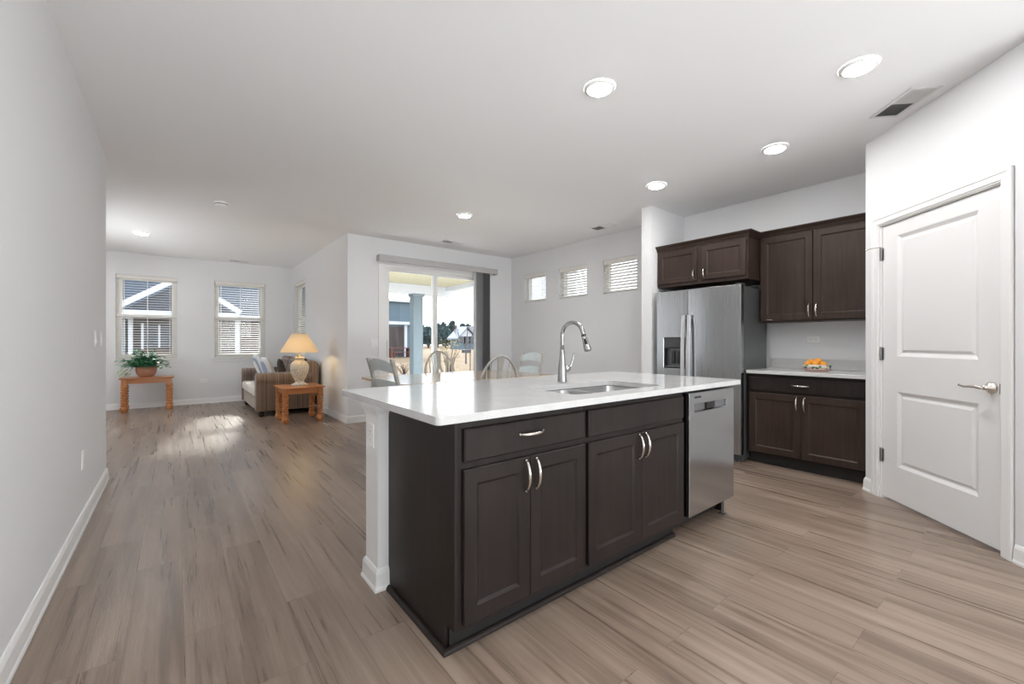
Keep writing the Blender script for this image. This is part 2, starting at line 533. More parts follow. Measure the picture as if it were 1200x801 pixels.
# extents kept as (a0,a1,b0,b1) in each frame
W1 = (1.585, 2.42, .875, 2.355)     # living far wall, x -.815..
W2 = (2.985, 3.845, .87, 2.36)
W3 = (.27, 1.19, .87, 2.38)         # living side wall: y 9.73..8.81
SL = (.52, 2.35, 0, 2.36)           # sliding door
D1 = (.375, .945, 1.885, 2.375)
D2 = (1.265, 1.865, 1.885, 2.375)
D3 = (2.185, 2.77, 1.885, 2.375)
LW = (1.75, 3.75, .85, 2.35)        # opening added in the unseen left living wall to admit fill light

mb = MB(); mb.box(-2.55, 5.15, YB - .15, YS + .13, -.12, 0); mb.box(-2.55, XS + .13, YS + .13, YF + .15, -.12, 0)
struct('floor', mb, 'floor')
mb = MB(); mb.box(-2.55, 5.15, YB - .15, YS + .13, H, H + .12); mb.box(-2.55, XS + .13, YS + .13, YF + .15, H, H + .12)
struct('ceiling', mb, 'ceiling')
wall('wall_left', FR_left, YL0 - YB)
wall('wall_left_return', Fr((XL - T, YL0, 0), (-1, 0)), 1.8)
wall('wall_far', FR_far, XS + 2.4, [W1, W2])
wall('wall_living_left', FR_lleft, YF - YL0, [LW])
wall('wall_living_right', FR_lside, YF - YS - T, [W3])
wall('wall_patio_side', FR_slider, XD - XS, [SL])
wall('wall_dining', FR_dining, YS - 2.95, [D1, D2, D3], thick=.15)
struct('wall_pier', MB().box(4.29, 5.13, 2.82, 2.95, 0, H), 'wall')
wall('wall_kitchen', FR_kit, 2.82 - YB)
struct('wall_nook', MB().prism([(4.29, .885), (4.29 + .001, .884), (4.382, .793), (XK, .793), (XK, .885)], 0, H), 'wall')
DO = (.150, 1.050, 0, 2.055)
wall('wall_pantry', FR_pan, 1.40, [DO], thick=.12)
wall('wall_right', Fr((PE[0], PE[1], 0), (0, -1)), PE[1] - YB, thick=.12)
BW = (.75, 3.65, .35, 2.35)
wall('wall_back', Fr((3.30, YB, 0), (-1, 0)), 3.30 - XL, [(.45, 3.35, .35, 2.35)], thick=.12)

# baseboards
BP = [(0, 0), (.020, 0), (.020, .012), (.015, .022), (.013, .080), (.009, .092), (.005, .100), (0, .102)]
def baseboard(name, path, side): return struct(name, MB().sweep(path, BP, side), 'trim')
baseboard('baseboard_left', [(XL, YB), (XL, YL0), (-2.4, YL0)], -1)
baseboard('baseboard_far', [(-2.4, YF), (XS, YF), (XS, YS), (XS + .52 - .08, YS)], -1)
baseboard('baseboard_dining', [(XS + 2.35 + .08, YS), (XD, YS), (XD, 2.95), (4.29, 2.95), (4.29, 2.82)], -1)
baseboard('baseboard_nook', [(4.41, .885), (4.29, .885), (4.29 + PD[0] * .078, .885 + PD[1] * .078)], -1)
baseboard('baseboard_pantry', [(4.29 + PD[0] * 1.118, .885 + PD[1] * 1.118), PE, (PE[0], YB)], -1)


# ------------------------------------------------------------ windows and blinds
def window(n, fr, o, hung=True, sill=True, thick=T):
    a0, a1, b0, b1 = o
    r = sroot('window_%d' % n, fr((a0 + a1) / 2, b0, 0))
    m = MB(fr); t = .045; c0, c1 = -thick + .005, -thick + .075
    for q in ((a0, a0 + t, b0, b1), (a1 - t, a1, b0, b1), (a0 + t, a1 - t, b0, b0 + t), (a0 + t, a1 - t, b1 - t, b1)): m.box(*q, c0, c1)
    obj('window_frame', m, 'vinyl', r, bevel=.002)
    if hung:
        zm = (b0 + b1) / 2 + .02
        m = MB(fr)
        for (z0, z1, ca, cb) in ((b0 + t, zm + .02, c0 + .035, c0 + .062), (zm - .02, b1 - t, c0 + .006, c0 + .033)):
            for q in ((a0 + t, a0 + t + .035, z0, z1), (a1 - t - .035, a1 - t, z0, z1), (a0 + t + .035, a1 - t - .035, z0, z0 + .04), (a0 + t + .035, a1 - t - .035, z1 - .04, z1)):
                m.box(*q, ca, cb)
        obj('sash', m, 'vinyl', r, bevel=.0015)
        m = MB(fr); m.box(a0 + t + .03, a1 - t - .03, b0 + t + .03, zm - .01, c0 + .046, c0 + .050)
        m.box(a0 + t + .03, a1 - t - .03, zm + .01, b1 - t - .03, c0 + .017, c0 + .021)
    else:
        m = MB(fr); m.box(a0 + t - .005, a1 - t + .005, b0 + t - .005, b1 - t + .005, c0 + .030, c0 + .035)
    obj('pane', m, 'glass', r)
    if sill:
        m = MB(fr); m.box(a0 - .045, a1 + .045, b0 - .022, b0 + .001, -.002, .035); m.box(a0 + .001, a1 - .001, b0 - .022, b0 + .001, -thick + .07, -.002)
        m.box(a0 - .03, a1 + .03, b0 - .075, b0 - .022, 0.001, .014)
        obj('sill', m, 'trim', r, bevel=.002)
    return r


def blind(fr, o, label, group, tilt=8, pitch=.044, deep=.046, mid=None, cfront=-.012, over=0, val=.06, slat_mat='blind'):
    a0, a1, b0, b1 = o
    g = .006
    A0, A1 = a0 + g - over, a1 - g + over
    base = fr((a0 + a1) / 2, b0, cfront - deep / 2)
    r = thing('window_blind', label, 'blind', base, group)
    top = b1 - .002
    obj('headrail', MB(fr).box(A0, A1, top - val, top, cfront - deep, cfront + .004), 'blind', r, bevel=.003)
    segs = [(b0 + .045, top - val - .008)]
    if mid: segs = [(b0 + .045, mid - .032), (mid + .032, top - val - .008)]
    if mid:
        m = MB(fr).box(A0 - .002, A1 + .002, mid - .022, mid + .022, cfront - deep + .005, cfront + .006)
        obj('middle_rail', m, 'blind', r, bevel=.006)
    m = MB(fr); cc = cfront - deep / 2
    ta = math.radians(tilt); dc = math.cos(ta) * deep / 2; db = math.sin(ta) * deep / 2
    for s0, s1 in segs:
        n = max(1, round((s1 - s0) / pitch))
        for k in range(n):
            b = s0 + (k + .5) * (s1 - s0) / n
            nb, nc = math.cos(ta) * .0014, -math.sin(ta) * .0014
            pts = [(-dc, db), (0, .0022), (dc, -db)]
            lo = [(cc + p - nc, b + q - nb) for p, q in pts]; hi = [(cc + p + nc, b + q + nb) for p, q in pts][::-1]
            ring = lo + hi
            m.loops([[(A0 + .002, q, p) for p, q in ring], [(A1 - .002, q, p) for p, q in ring]])
    obj('slats', m, slat_mat, r)
    obj('bottom_rail', MB(fr).box(A0, A1, b0 + .012, b0 + .036, cc - deep / 2 + .004, cc + deep / 2 - .004), 'blind', r, bevel=.004)
    w = A1 - A0
    for k in ((.12, .5, .88) if w > .7 else (.16, .84)):
        m = MB(fr)
        for c in (cc - deep / 2 + .001, cc + deep / 2 + .0005):
            m.box(A0 + w * k - .0035, A0 + w * k + .0035, b0 + .037, top - val, c - .0008, c + .0008)
        m.box(A0 + w * k - .003, A0 + w * k + .003, b0 + .036, b0 + .039, cc - deep / 2, cc + deep / 2)
        obj('ladder_cord', m, 'plate', r)
    return r


window(1, FR_far, W1); window(2, FR_far, W2); window(3, FR_lside, W3)
window(4, FR_dining, D1, False, False, .15); window(5, FR_dining, D2, False, False, .15); window(6, FR_dining, D3, False, False, .15)
LB = 'two part blinds in the living room windows'
blind(FR_far, W1, 'ivory slatted blind in the living room window behind the potted plant', LB, 4, mid=1.64)
blind(FR_far, W2, 'ivory slatted blind in the living room window beside the striped sofa', LB, 8, mid=1.645)
blind(FR_lside, W3, 'white slatted blind seen edge-on behind the lamp, on the side wall', 'living room side blind', 30, mid=None)
DB = 'small high blinds in the dining wall'
blind(FR_dining, D1, 'smallest-looking blind near the corner, bluish daylight between its slats', DB, 12, pitch=.042)
blind(FR_dining, D2, 'middle one of the three small high blinds in the dining wall', DB, 38, pitch=.042)
blind(FR_dining, D3, 'small high blind nearest the refrigerator, slats tilted nearly shut', DB, 48, pitch=.042)
# unseen windows added in the left living wall and kitchen end for their light
window(7, FR_lleft, LW, True, True)
FR_back = Fr((3.30, YB, 0), (-1, 0))
window(8, FR_back, (.45, 3.35, .35, 2.35), False, True, .12)

# sliding patio door (door_2)
r = sroot('door_2', FR_slider((SL[0] + SL[1]) / 2, 0, 0))
a0, a1, b0, b1 = SL
m = MB(FR_slider)
for q in ((a0, a0 + .05, 0, b1), (a1 - .05, a1, 0, b1), (a0 + .05, a1 - .05, b1 - .05, b1), (a0 + .05, a1 - .05, 0, .05)): m.box(*q, -T + .004, -.012)
obj('door_frame', m, 'trim', r, bevel=.002)
am = (a0 + a1) / 2
for (p0, p1, c0) in ((a0 + .05, am + .035, -.075), (am - .035, a1 - .05, -.118)):
    m = MB(FR_slider); w = .062
    m.nested
    for q in ((p0, p0 + w, .05, b1 - .05), (p1 - w, p1, .05, b1 - .05), (p0 + w, p1 - w, .05, .05 + .1), (p0 + w, p1 - w, b1 - .05 - .045, b1 - .05)): m.box(*q, c0, c0 + .04)
    s = obj('door_panel', m, 'trim', r, bevel=.003)
    obj('pane', MB(FR_slider).box(p0 + w - .005, p1 - w + .005, .145, b1 - .09, c0 + .017, c0 + .022), 'glass', s)
m = MB(FR_slider)
m.box(a0 + .075, a0 + .095, .95, 1.20, -.034, -.012); obj('door_handle', m, 'plate', r, bevel=.004)
m = MB(FR_slider)
for q in ((a0 - .07, a0, 0, b1 + .0), (a1, a1 + .07, 0, b1)): m.box(*q, 0.0005, .014)
m.box(a0 - .07, a1 + .07, b1, b1 + .02, .0005, .014)
obj('casing', m, 'trim', r, bevel=.003)

# vertical blind: valance and stacked vanes
vb = thing('vertical_blind', 'grey vertical blind stacked open at the right side of the sliding patio door', 'blind', FR_slider(2.35, .03, .06))
m = MB(FR_slider); v0, v1 = .42, 2.60
m.box(v0, v1, 2.384, 2.470, .115, .130); m.box(v0, v0 + .012, 2.384, 2.470, .0015, .115); m.box(v1 - .012, v1, 2.384, 2.470, .0015, .115); m.box(v0, v1, 2.470, 2.478, .0015, .130)
obj('valance', m, 'valance', vb, bevel=.003)
obj('headrail', MB(FR_slider).box(v0 + .02, v1 - .02, 2.425, 2.455, .035, .085), 'plate', vb)
m = MB(FR_slider); m2 = MB(FR_slider)
for k in range(20):
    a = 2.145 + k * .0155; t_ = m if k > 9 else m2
    lean = .012
    t_.loops([[(a, .03, .018), (a + .0012, .03, .018), (a + .0012 + lean, .03, .062), (a + .0012, .03, .107), (a, .03, .107), (a + lean, .03, .062)],
              [(a, 2.42, .018), (a + .0012, 2.42, .018), (a + .0012 + lean, 2.42, .062), (a + .0012, 2.42, .107), (a, 2.42, .107), (a + lean, 2.42, .062)]])
obj('vanes', m, 'vane', vb)['kind'] = 'stuff'
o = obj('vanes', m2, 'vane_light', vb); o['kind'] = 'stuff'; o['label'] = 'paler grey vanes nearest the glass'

# ------------------------------------------------------------ pantry door (door_1)
r = sroot('door_1', FR_pan(.6, 0, 0))
a0, a1, b1 = .150, 1.050, 2.055
m = MB(FR_pan)
for (p, q) in ((a0, a0 + .012), (a1 - .012, a1)): m.box(p, q, 0, b1, -.118, 0)
m.box(a0 + .012, a1 - .012, b1 - .012, b1, -.118, 0)
m.box(a0 + .012, a0 + .024, 0, b1 - .012, -.085, -.052); m.box(a1 - .024, a1 - .012, 0, b1 - .012, -.085, -.052)
obj('jamb', m, 'trim', r)
# casing with stepped profile
m = MB(FR_pan); cw = .066
for s_, e_, th in ((0, cw, .010), (.010, .050, .016), (.046, cw, .020)):
    m.box(a0 - e_ + .004, a0 - s_ + .004, 0, b1 + e_ - .004, .0005, th)
    m.box(a1 + s_ - .004, a1 + e_ - .004, 0, b1 + e_ - .004, .0005, th)
    m.box(a0 - s_ + .004, a1 + s_ - .004, b1 + s_ - .004, b1 + e_ - .004, .0005, th)
obj('casing', m, 'trim', r, bevel=.002)
la0, la1, lz0, lz1 = a0 + .015, a1 - .015, .019, b1 - .015
pa0, pa1 = la0 + .135, la1 - .135
pans = [(.270, .815), (1.070, 1.945)]
m = MB(FR_pan); c0, c1 = -.050, -.012
m.box(la0, pa0, lz0, lz1, c0, c1); m.box(pa1, la1, lz0, lz1, c0, c1)
zs = [lz0, pans[0][0], pans[0][1], pans[1][0], pans[1][1], lz1]
for i in (0, 2, 4): m.box(pa0, pa1, zs[i], zs[i + 1], c0, c1)
for z0, z1 in pans:
    m.nested(pa0, z0, pa1, z1, [(0, c0), (0, c1), (.006, c1 - .003), (.022, c1 - .012), (.030, c1 - .013), (.048, c1 - .005), (.052, c1 - .005)])
dl = obj('door_leaf', m, 'door', r)
# hinges
for i, z in enumerate((.325, 1.085, 1.835)):
    m = MB(FR_pan); m.box(a0 + .004, a0 + .026, z - .045, z + .045, -.0120, -.0085)
    P = FR_pan(a0 + .012, 0, .001)
    m2 = MB(); m2.lathe(P.x, P.y, [(.0065, z - .05), (.0075, z - .046), (.0075, z + .046), (.0065, z + .052)], 12)
    for v in list(m2.bm.verts): pass
    h = obj('hinge', m2, 'hinge', r, smooth=False)
    obj('hinge_leaf', m, 'hinge', h)
m = MB(); P = lambda a, b, c: tuple(FR_pan(a, b, c))
m.tube([P(a0 + .012, 1.889, .002), P(a0 + .004, 1.888, .02), P(a0 - .012, 1.884, .055), P(a0 - .03, 1.880, .068)], .003, 8)
m.tube([P(a0 - .03, 1.880, .068), P(a0 - .036, 1.879, .072)], .006, 8)
obj('door_stop', m, 'nickel', r)
# lever
m = MB(); az, zz = .978, .915
ctr = FR_pan(az, zz, 0)
def disc(mb, a, z, prof, n=28, fr=FR_pan):
    mb.loops([[tuple(fr(a + r_ * math.cos(2 * PI * k / n), z + r_ * math.sin(2 * PI * k / n), c)) for k in range(n)] for r_, c in prof])
disc(m, az, zz, [(.034, -.012), (.034, -.006), (.030, .000), (.020, .010), (.013, .016), (.012, .035)])
hd = obj('door_handle', m, 'nickel', r, smooth=True)
m = MB()
m.tube([P(az, zz, .030), P(az - .006, zz, .044), P(az - .03, zz + .003, .050), P(az - .06, zz + .001, .050), P(az - .095, zz - .003, .048), P(az - .125, zz + .002, .046), P(az - .135, zz + .006, .046)], [.011, .011, .009, .007, .006, .0065, .005], 12)
obj('lever', m, 'nickel', hd, smooth=True)
obj('strike_plate', MB(FR_pan).box(a1 - .0155, a1 - .010, zz - .028, zz + .028, -.030, .0025), 'nickel', r)

# ------------------------------------------------------------ kitchen helpers


def pull(name, fr, a, b, c, length, vertical, parent, mat='nickel'):
    pts = []; rs = []; n = 12
    for k in range(n + 1):
        t = k / n; s = (t - .5) * length; out = .006 + .024 * math.sin(PI * t) ** .6
        pts.append(tuple(fr(a, b + s, c + out) if vertical else fr(a + s, b, c + out))); rs.append(.0052 + .0026 * math.sin(PI * t))
    m = MB(); up = fr.w
    m.tube(pts, rs, 10, 1.0)
    for s in (-.5, .5):
        aa, bb = (a, b + s * length * .985) if vertical else (a + s * length * .985, b)
        m.tube([tuple(fr(aa, bb, c)), tuple(fr(aa, bb, c + .012))], [.0065, .0055], 10)
    return obj(name, m, mat, parent, smooth=True)


def panel_door(fr, a0, a1, b0, b1, c, parent, mat='espresso', name='door', rail=.057, slab=False):
    t = .019
    if slab: st = [(0, c), (0, c + t - .004), (.005, c + t), (.006, c + t)]
    else: st = [(0, c), (0, c + t - .003), (.003, c + t), (rail, c + t), (rail + .007, c + t - .006), (rail + .012, c + t - .009)]
    m = MB(fr); m.nested(a0, b0, a1, b1, st)
    return obj(name, m, mat, parent)


def carcass(fr, a0, a1, b0, b1, depth, parent, mat, toe=0, left_notch=False, stile=.022):
    """cabinet box with its front at c=0; toe is the height of the recessed kick"""
    m = MB(fr)
    if toe:
        pr = [(-depth, b0), (-.075, b0), (-.075, b0 + toe), (0, b0 + toe), (0, b1), (-depth, b1)]
        m.loops([[(a0, q, p) for p, q in pr], [(a1, q, p) for p, q in pr]])
    else: m.box(a0, a1, b0, b1, -depth, 0)
    return obj('carcass', m, mat, parent, bevel=.0015)


# ------------------------------------------------------------ island
IY = 1.345                                    # face-frame plane
FI = Fr((0, IY, 0), (1, 0))
CT = .915; CB = .885
cab = thing('base_cabinet', 'dark espresso island cabinet at the near end, one drawer above two doors', 'cabinet', (1.155, 1.6, 0), 'dark cabinets of the island')
carcass(FI, .815, 1.497, 0, CB - .001, .60, cab, 'espresso', .105)
m = MB(); m.loops([[(x, y, z) for y, z in ((1.96, 0), (1.420, 0), (1.420, .105), (1.345, .105), (1.345, CB - .001), (1.96, CB - .001))] for x in (.800, .8145)])
obj('end_panel', m, 'espresso', cab, bevel=.001)
obj('toe_kick', MB().box(.815, 1.497, 1.408, 1.419, .0, .10), 'toe', cab)
d = panel_door(FI, .832, 1.487, .729, .853, .001, cab, name='drawer', slab=True)
pull('handle', FI, 1.152, .800, .020, .125, False, d)
d = panel_door(FI, .829, 1.1485, .128, .702, .001, cab); pull('handle', FI, 1.122, .628, .020, .125, True, d)
d = panel_door(FI, 1.1515, 1.487, .128, .702, .001, cab); pull('handle', FI, 1.178, .628, .020, .125, True, d)
cab2 = thing('sink_cabinet', 'dark espresso island sink cabinet, false drawer front above two doors', 'cabinet', (1.93, 1.6, 0), 'dark cabinets of the island')
carcass(FI, 1.498, 2.368, 0, CB - .001 - .2, .60, cab2, 'espresso', .105)
m = MB(); m.box(1.498, 2.368, 1.345, 1.365, CB - .201, CB - .001); m.box(1.498, 1.514, 1.366, 1.945, CB - .2, CB - .001); m.box(2.352, 2.368, 1.366, 1.945, CB - .2, CB - .001); m.box(1.514, 2.352, 1.93, 1.945, CB - .2, CB - .001)
obj('face_rail', m, 'espresso', cab2)
obj('toe_kick', MB().box(1.498, 2.368, 1.408, 1.419, .0, .10), 'toe', cab2)
panel_door(FI, 1.512, 2.350, .727, .853, .001, cab2, name='false_drawer_front', slab=True)
d = panel_door(FI, 1.512, 1.9265, .128, .700, .001, cab2); pull('handle', FI, 1.900, .628, .020, .125, True, d)
d = panel_door(FI, 1.9295, 2.350, .128, .700, .001, cab2); pull('handle', FI, 1.956, .628, .020, .125, True, d)
# quarter round shoe around the island foot
QP = [(0, 0), (.019, 0), (.0175, .008), (.0135, .0135), (.008, .0175), (0, .019)]
struct('trim_1', MB().sweep([(.7985, 1.955), (.7985, 1.4065), (2.368, 1.4065)], QP, -1), 'espresso')

# dishwasher
FD = Fr((0, 1.335, 0), (1, 0))
dw = thing('dishwasher', 'stainless dishwasher with a recessed pocket handle at the end of the island', 'dishwasher', (2.68, 1.6, 0))
obj('tub', MB().box(2.392, 2.958, 1.362, 1.93, .11, CB - .012), 'black', dw)
hx0, hx1, hz0, hz1 = 2.445, 2.865, .748, .800
m = MB(FD); x0, x1, z0, z1 = 2.390, 2.966, .128, .868
def frame_with_hole(m, x0, x1, z0, z1, hx0, hx1, hz0, hz1, cb, cf, dp):
    L = [[(x0, z0, cb), (x1, z0, cb), (x1, z1, cb), (x0, z1, cb)], [(x0, z0, cf - .003), (x1, z0, cf - .003), (x1, z1, cf - .003), (x0, z1, cf - .003)],
         [(x0 + .003, z0 + .003, cf), (x1 - .003, z0 + .003, cf), (x1 - .003, z1 - .003, cf), (x0 + .003, z1 - .003, cf)],
         [(hx0, hz0, cf), (hx1, hz0, cf), (hx1, hz1, cf), (hx0, hz1, cf)],
         [(hx0 + .004, hz0 + .004, cf - .005), (hx1 - .004, hz0 + .004, cf - .005), (hx1 - .004, hz1 - .001, cf - .005), (hx0 + .004, hz1 - .001, cf - .005)],
         [(hx0 + .006, hz0 + .01, cf - dp), (hx1 - .006, hz0 + .01, cf - dp), (hx1 - .006, hz1 - .001, cf - dp), (hx0 + .006, hz1 - .001, cf - dp)]]
    m.loops(L)
frame_with_hole(m, x0, x1, z0, z1, hx0, hx1, hz0, hz1, -.026, .022, .018)
dwf = obj('door', m, 'steel_dw', dw)
M['pocket'] = plain('pocket_grey', (.22, .22, .225), .4, .6)
obj('pocket_liner', MB(FD).box(hx0 + .005, hx1 - .005, hz0 + .009, hz1 - .001, .0042, .006), 'pocket', dwf)
obj('display', MB(FD).box(2.600, 2.705, hz0 + .010, hz1 - .002, .0062, .0205), 'black', dwf, bevel=.001)
obj('toe_kick', MB().box(2.392, 2.958, 1.43, 1.44, .02, .12), 'toe', dw)
for x in (2.915,):
    m = MB(); m.box(x, x + .035, 1.372, 1.376, .004, .128); m.box(x, x + .035, 1.355, 1.40, 0, .004); obj('foot_bracket', m, 'dark_grey', dw, bevel=.001)
m = MB(FD)
disc(m, 2.930, .255, [(.0165, .0221), (.0165, .0228)], 20, FD); obj('round_sticker', m, 'plate', dwf)
m = MB(FD); disc(m, 2.930, .255, [(.0085, .0229), (.0085, .0232)], 16, FD); obj('sticker_print', m, 'dark_grey', dwf)


def text(name, s, loc, rot, size, mat, parent, depth=.0004):
    cu = bpy.data.curves.new(name, 'FONT'); cu.body = s; cu.size = size; cu.extrude = depth; cu.align_x = 'LEFT'; cu.align_y = 'CENTER'; cu.offset = size * .012
    cu.materials.append(M[mat]); t_ = bpy.data.objects.new(name, cu); C.objects.link(t_)
    me = bpy.data.meshes.new_from_object(t_); bpy.data.objects.remove(t_)
    o = bpy.data.objects.new(name, me); C.objects.link(o); o.parent = parent
    o.location = Vector(loc) - Vector(root_of(parent)['base']); o.rotation_euler = rot
    return o


text('brand_lettering', 'SAMSUNG', (2.447, 1.335 - .0228, .838), (PI / 2, 0, 0), .0175, 'dark_grey', dwf)

# half wall behind the cabinets, with cap moulding and baseboard
struct('wall_island', MB().box(.748, 2.990, 1.962, 2.12, 0, CB - .001), 'trim')
struct('baseboard_island', MB().sweep([(.800, 1.962), (.748, 1.962), (.748, 2.12), (2.990, 2.12), (2.990, 1.962)], BP, 1), 'trim')
struct('trim_2', MB().sweep([(.800, 1.962), (.748, 1.962), (.748, 2.12), (2.990, 2.12), (2.990, 1.962)], [(0, .820), (.004, .820), (.006, .832), (.018, .858), (.021, .8838), (0, .8838)], 1), 'trim')
struct('wall_island_end', MB().box(2.972, 2.990, 1.40, 1.961, 0, CB - .001), 'espresso')

# worktop with sink cut-out
hole = rrect(1.535, 1.425, 2.295, 1.835, .055)[::-1]
m = MB(); m.holed(rrect(.703, 1.297, 3.048, 2.384, .022), [hole], CT, CT - CB)
ct = obj('countertop', m, 'quartz', bevel=.004); tag(ct, 'long white quartz worktop over the dark island, cut out for the sink', 'countertop')

sk = thing('kitchen_sink', 'stainless double-bowl sink set under the white island worktop', 'sink', (1.915, 1.63, .68))
def bowl(mb, x0, y0, x1, y1, ztop, depth, r=.05):
    L = []
    for i, z, rr in ((0, ztop, r), (.002, ztop - .01, r), (.012, ztop - depth + .03, r), (.03, ztop - depth + .006, r), (.06, ztop - depth, r * .8)):
        L.append([(x, y, z) for x, y in rrect(x0 + i, y0 + i, x1 - i, y1 - i, rr)])
    mb.loops(L, False, True)
m = MB(); b1_ = (1.545, 1.437, 1.860, 1.822); b2_ = (1.895, 1.437, 2.283, 1.822)
m.holed(rrect(1.520, 1.410, 2.310, 1.850, .06), [rrect(*b1_, .05)[::-1], rrect(*b2_, .05)[::-1]], CB - .002, 0)
obj('rim', m, 'basin', sk)
for b_ in (b1_, b2_):
    m = MB(); bowl(m, *b_, CB - .002, .19); q = obj('bowl', m, 'basin', sk, smooth=True)
    cx, cy = (b_[0] + b_[2]) / 2, (b_[1] + b_[3]) / 2 + .05
    obj('drain', MB().lathe(cx, cy, [(.045, CB - .1915), (.045, CB - .1895), (.03, CB - .1895), (.028, CB - .191)], 20), 'chrome', q)

fx, fy = 1.945, 1.93
fa = thing('kitchen_faucet', 'tall brushed gooseneck faucet with pull-down spray head behind the sink', 'faucet', (fx, fy, CT))
m = MB(); m.lathe(fx, fy, [(.031, CT), (.031, CT + .006), (.029, CT + .02), (.026, CT + .09), (.0195, CT + .15), (.0155, CT + .19), (.0135, CT + .22)], 24)
obj('base', m, 'chrome', fa, smooth=True)
R = .082; top = 1.215; hd_ = Vector((.10, -1, 0)).normalized()
pts = [(fx, fy, CT + .21), (fx, fy, top - .05), (fx, fy, top)]
for k in range(1, 13):
    t = PI * k / 12 * .93; o_ = hd_ * (R * (1 - math.cos(t))); pts.append((fx + o_.x, fy + o_.y, top + R * math.sin(t)))
e = Vector(pts[-1]); dr = (e - Vector(pts[-2])).normalized()
m = MB(); m.tube(pts + [tuple(e + dr * .02)], .0125, 16); obj('spout', m, 'chrome', fa, smooth=True)
e2 = e + dr * .02
m = MB(); m.tube([tuple(e2), tuple(e2 + dr * .012), tuple(e2 + dr * .05), tuple(e2 + dr * .092), tuple(e2 + dr * .098)], [.0145, .0155, .018, .0235, .021], 20)
sh = obj('spray_head', m, 'chrome', fa, smooth=True)
m = MB(); m.tube([tuple(e2 - dr * .002), tuple(e2 + dr * .004)], .0160, 20); obj('collar', m, 'black', sh)
bc = e2 + dr * .040 + hd_ * .013 + Vector((-.004, 0, 0)); m = MB(); m.tube([tuple(bc + Vector((-.008, 0, 0)) - dr * .018), tuple(bc + Vector((-.010, 0, 0)) + dr * .018)], .0085, 10); obj('spray_button', m, 'black', sh, smooth=True)
m = MB(); m.tube([tuple(e2 + dr * .098), tuple(e2 + dr * .1005)], .0205, 20); obj('nozzle', m, 'black', sh)
m = MB(); hz = CT + .085; m.tube([(fx + .02, fy, hz), (fx + .045, fy, hz), (fx + .062, fy, hz + .002)], [.021, .021, .017], 18)
hb = obj('handle_hub', m, 'chrome', fa, smooth=True)
m = MB(); m.tube([(fx + .058, fy, hz + .002), (fx + .075, fy - .006, hz + .022), (fx + .084, fy - .01, hz + .055), (fx + .094, fy - .013, hz + .090), (fx + .099, fy - .014, hz + .10)], [.012, .010, .0075, .0075, .006], 12)
obj('lever', m, 'chrome', hb, smooth=True)

# ------------------------------------------------------------ kitchen wall run
FK = Fr((4.405, 1.819, 0), (0, -1))
kc = thing('base_cabinet', 'dark espresso base cabinet beside the refrigerator, wide drawer above two doors', 'cabinet', (4.7, 1.35, 0))
KT = .903; kw = .93
carcass(FK, 0, kw, 0, KT - .033, .585, kc, 'espresso', .105)
obj('toe_kick', MB(FK).box(0, kw, 0, .10, -.074, -.064), 'toe', kc)
d = panel_door(FK, .022, kw - .012, .712, .835, .001, kc, name='drawer', slab=True); pull('handle', FK, .455, .778, .020, .125, False, d)
d = panel_door(FK, .022, .4555, .120, .690, .001, kc, 'espresso_brown'); pull('handle', FK, .428, .615, .020, .12, True, d)
d = panel_door(FK, .4585, kw - .012, .120, .690, .001, kc, 'espresso_brown'); pull('handle', FK, .487, .615, .020, .12, True, d)
kt = obj('countertop', MB().box(4.365, XK - .001, .887, 1.818, KT - .032, KT), 'quartz', bevel=.004)
tag(kt, 'short white quartz worktop between the refrigerator and pantry wall', 'countertop')
m = MB(); m.box(XK - .0185, XK - .001, .905, 1.818, KT + .001, KT + .100); m.box(4.385, XK - .001, .8865, .904, KT + .001, KT + .100)
bs = obj('backsplash', m, 'quartz', bevel=.002); tag(bs, 'low white quartz upstand along the back of the short worktop', 'backsplash')

CR = [(0, 0), (.006, 0), (.008, .010), (.014, .014), (.020, .030), (.036, .046), (.044, .050), (.046, .062), (0, .062)]
FU = Fr((4.690, 1.815, 0), (0, -1))
wc = thing('wall_cabinet', 'tall dark espresso wall cabinet with two doors above the short worktop', 'cabinet', (4.84, 1.35, 1.372))
carcass(FU, 0, .927, 1.372, 2.245, .308, wc, 'espresso_brown')
d = panel_door(FU, .012, .461, 1.385, 2.222, .001, wc, 'espresso_brown'); pull('handle', FU, .434, 1.475, .020, .115, True, d)
d = panel_door(FU, .466, .915, 1.385, 2.222, .001, wc, 'espresso_brown'); pull('handle', FU, .492, 1.475, .020, .115, True, d)
m = MB(); m.sweep([(4.690, 1.814), (4.690, .888)], [(a, z + 2.226) for a, z in CR], -1); obj('crown_molding', m, 'espresso_brown', wc)
FF = Fr((4.410, 2.818, 0), (0, -1))
fc = thing('fridge_cabinet', 'short deep dark espresso cabinet with two doors above the refrigerator', 'cabinet', (4.7, 2.32, 1.80))
carcass(FF, 0, 1.001, 1.800, 2.230, .585, fc, 'espresso_brown')
d = panel_door(FF, .025, .485, 1.835, 2.190, .001, fc, 'espresso_brown', rail=.05); pull('handle', FF, .458, 1.905, .020, .10, True, d)
d = panel_door(FF, .545, .985, 1.835, 2.190, .001, fc, 'espresso_brown', rail=.05); pull('handle', FF, .572, 1.905, .020, .10, True, d)
m = MB(); m.sweep([(4.410, 2.817), (4.410, 1.817), (4.690, 1.817)], [(a, z + 2.212) for a, z in CR], -1); obj('crown_molding', m, 'espresso_brown', fc)

# refrigerator
FRG = Fr((4.345, 2.745, 0), (0, -1))
rf = thing('refrigerator', 'stainless side-by-side refrigerator with ice and water dispenser', 'refrigerator', (4.6, 2.28, 0))
obj('body', MB().box(4.362, 4.90, 1.832, 2.742, .02, 1.722), 'steel_side', rf, bevel=.004)
m = MB(FRG); sp_ = .372
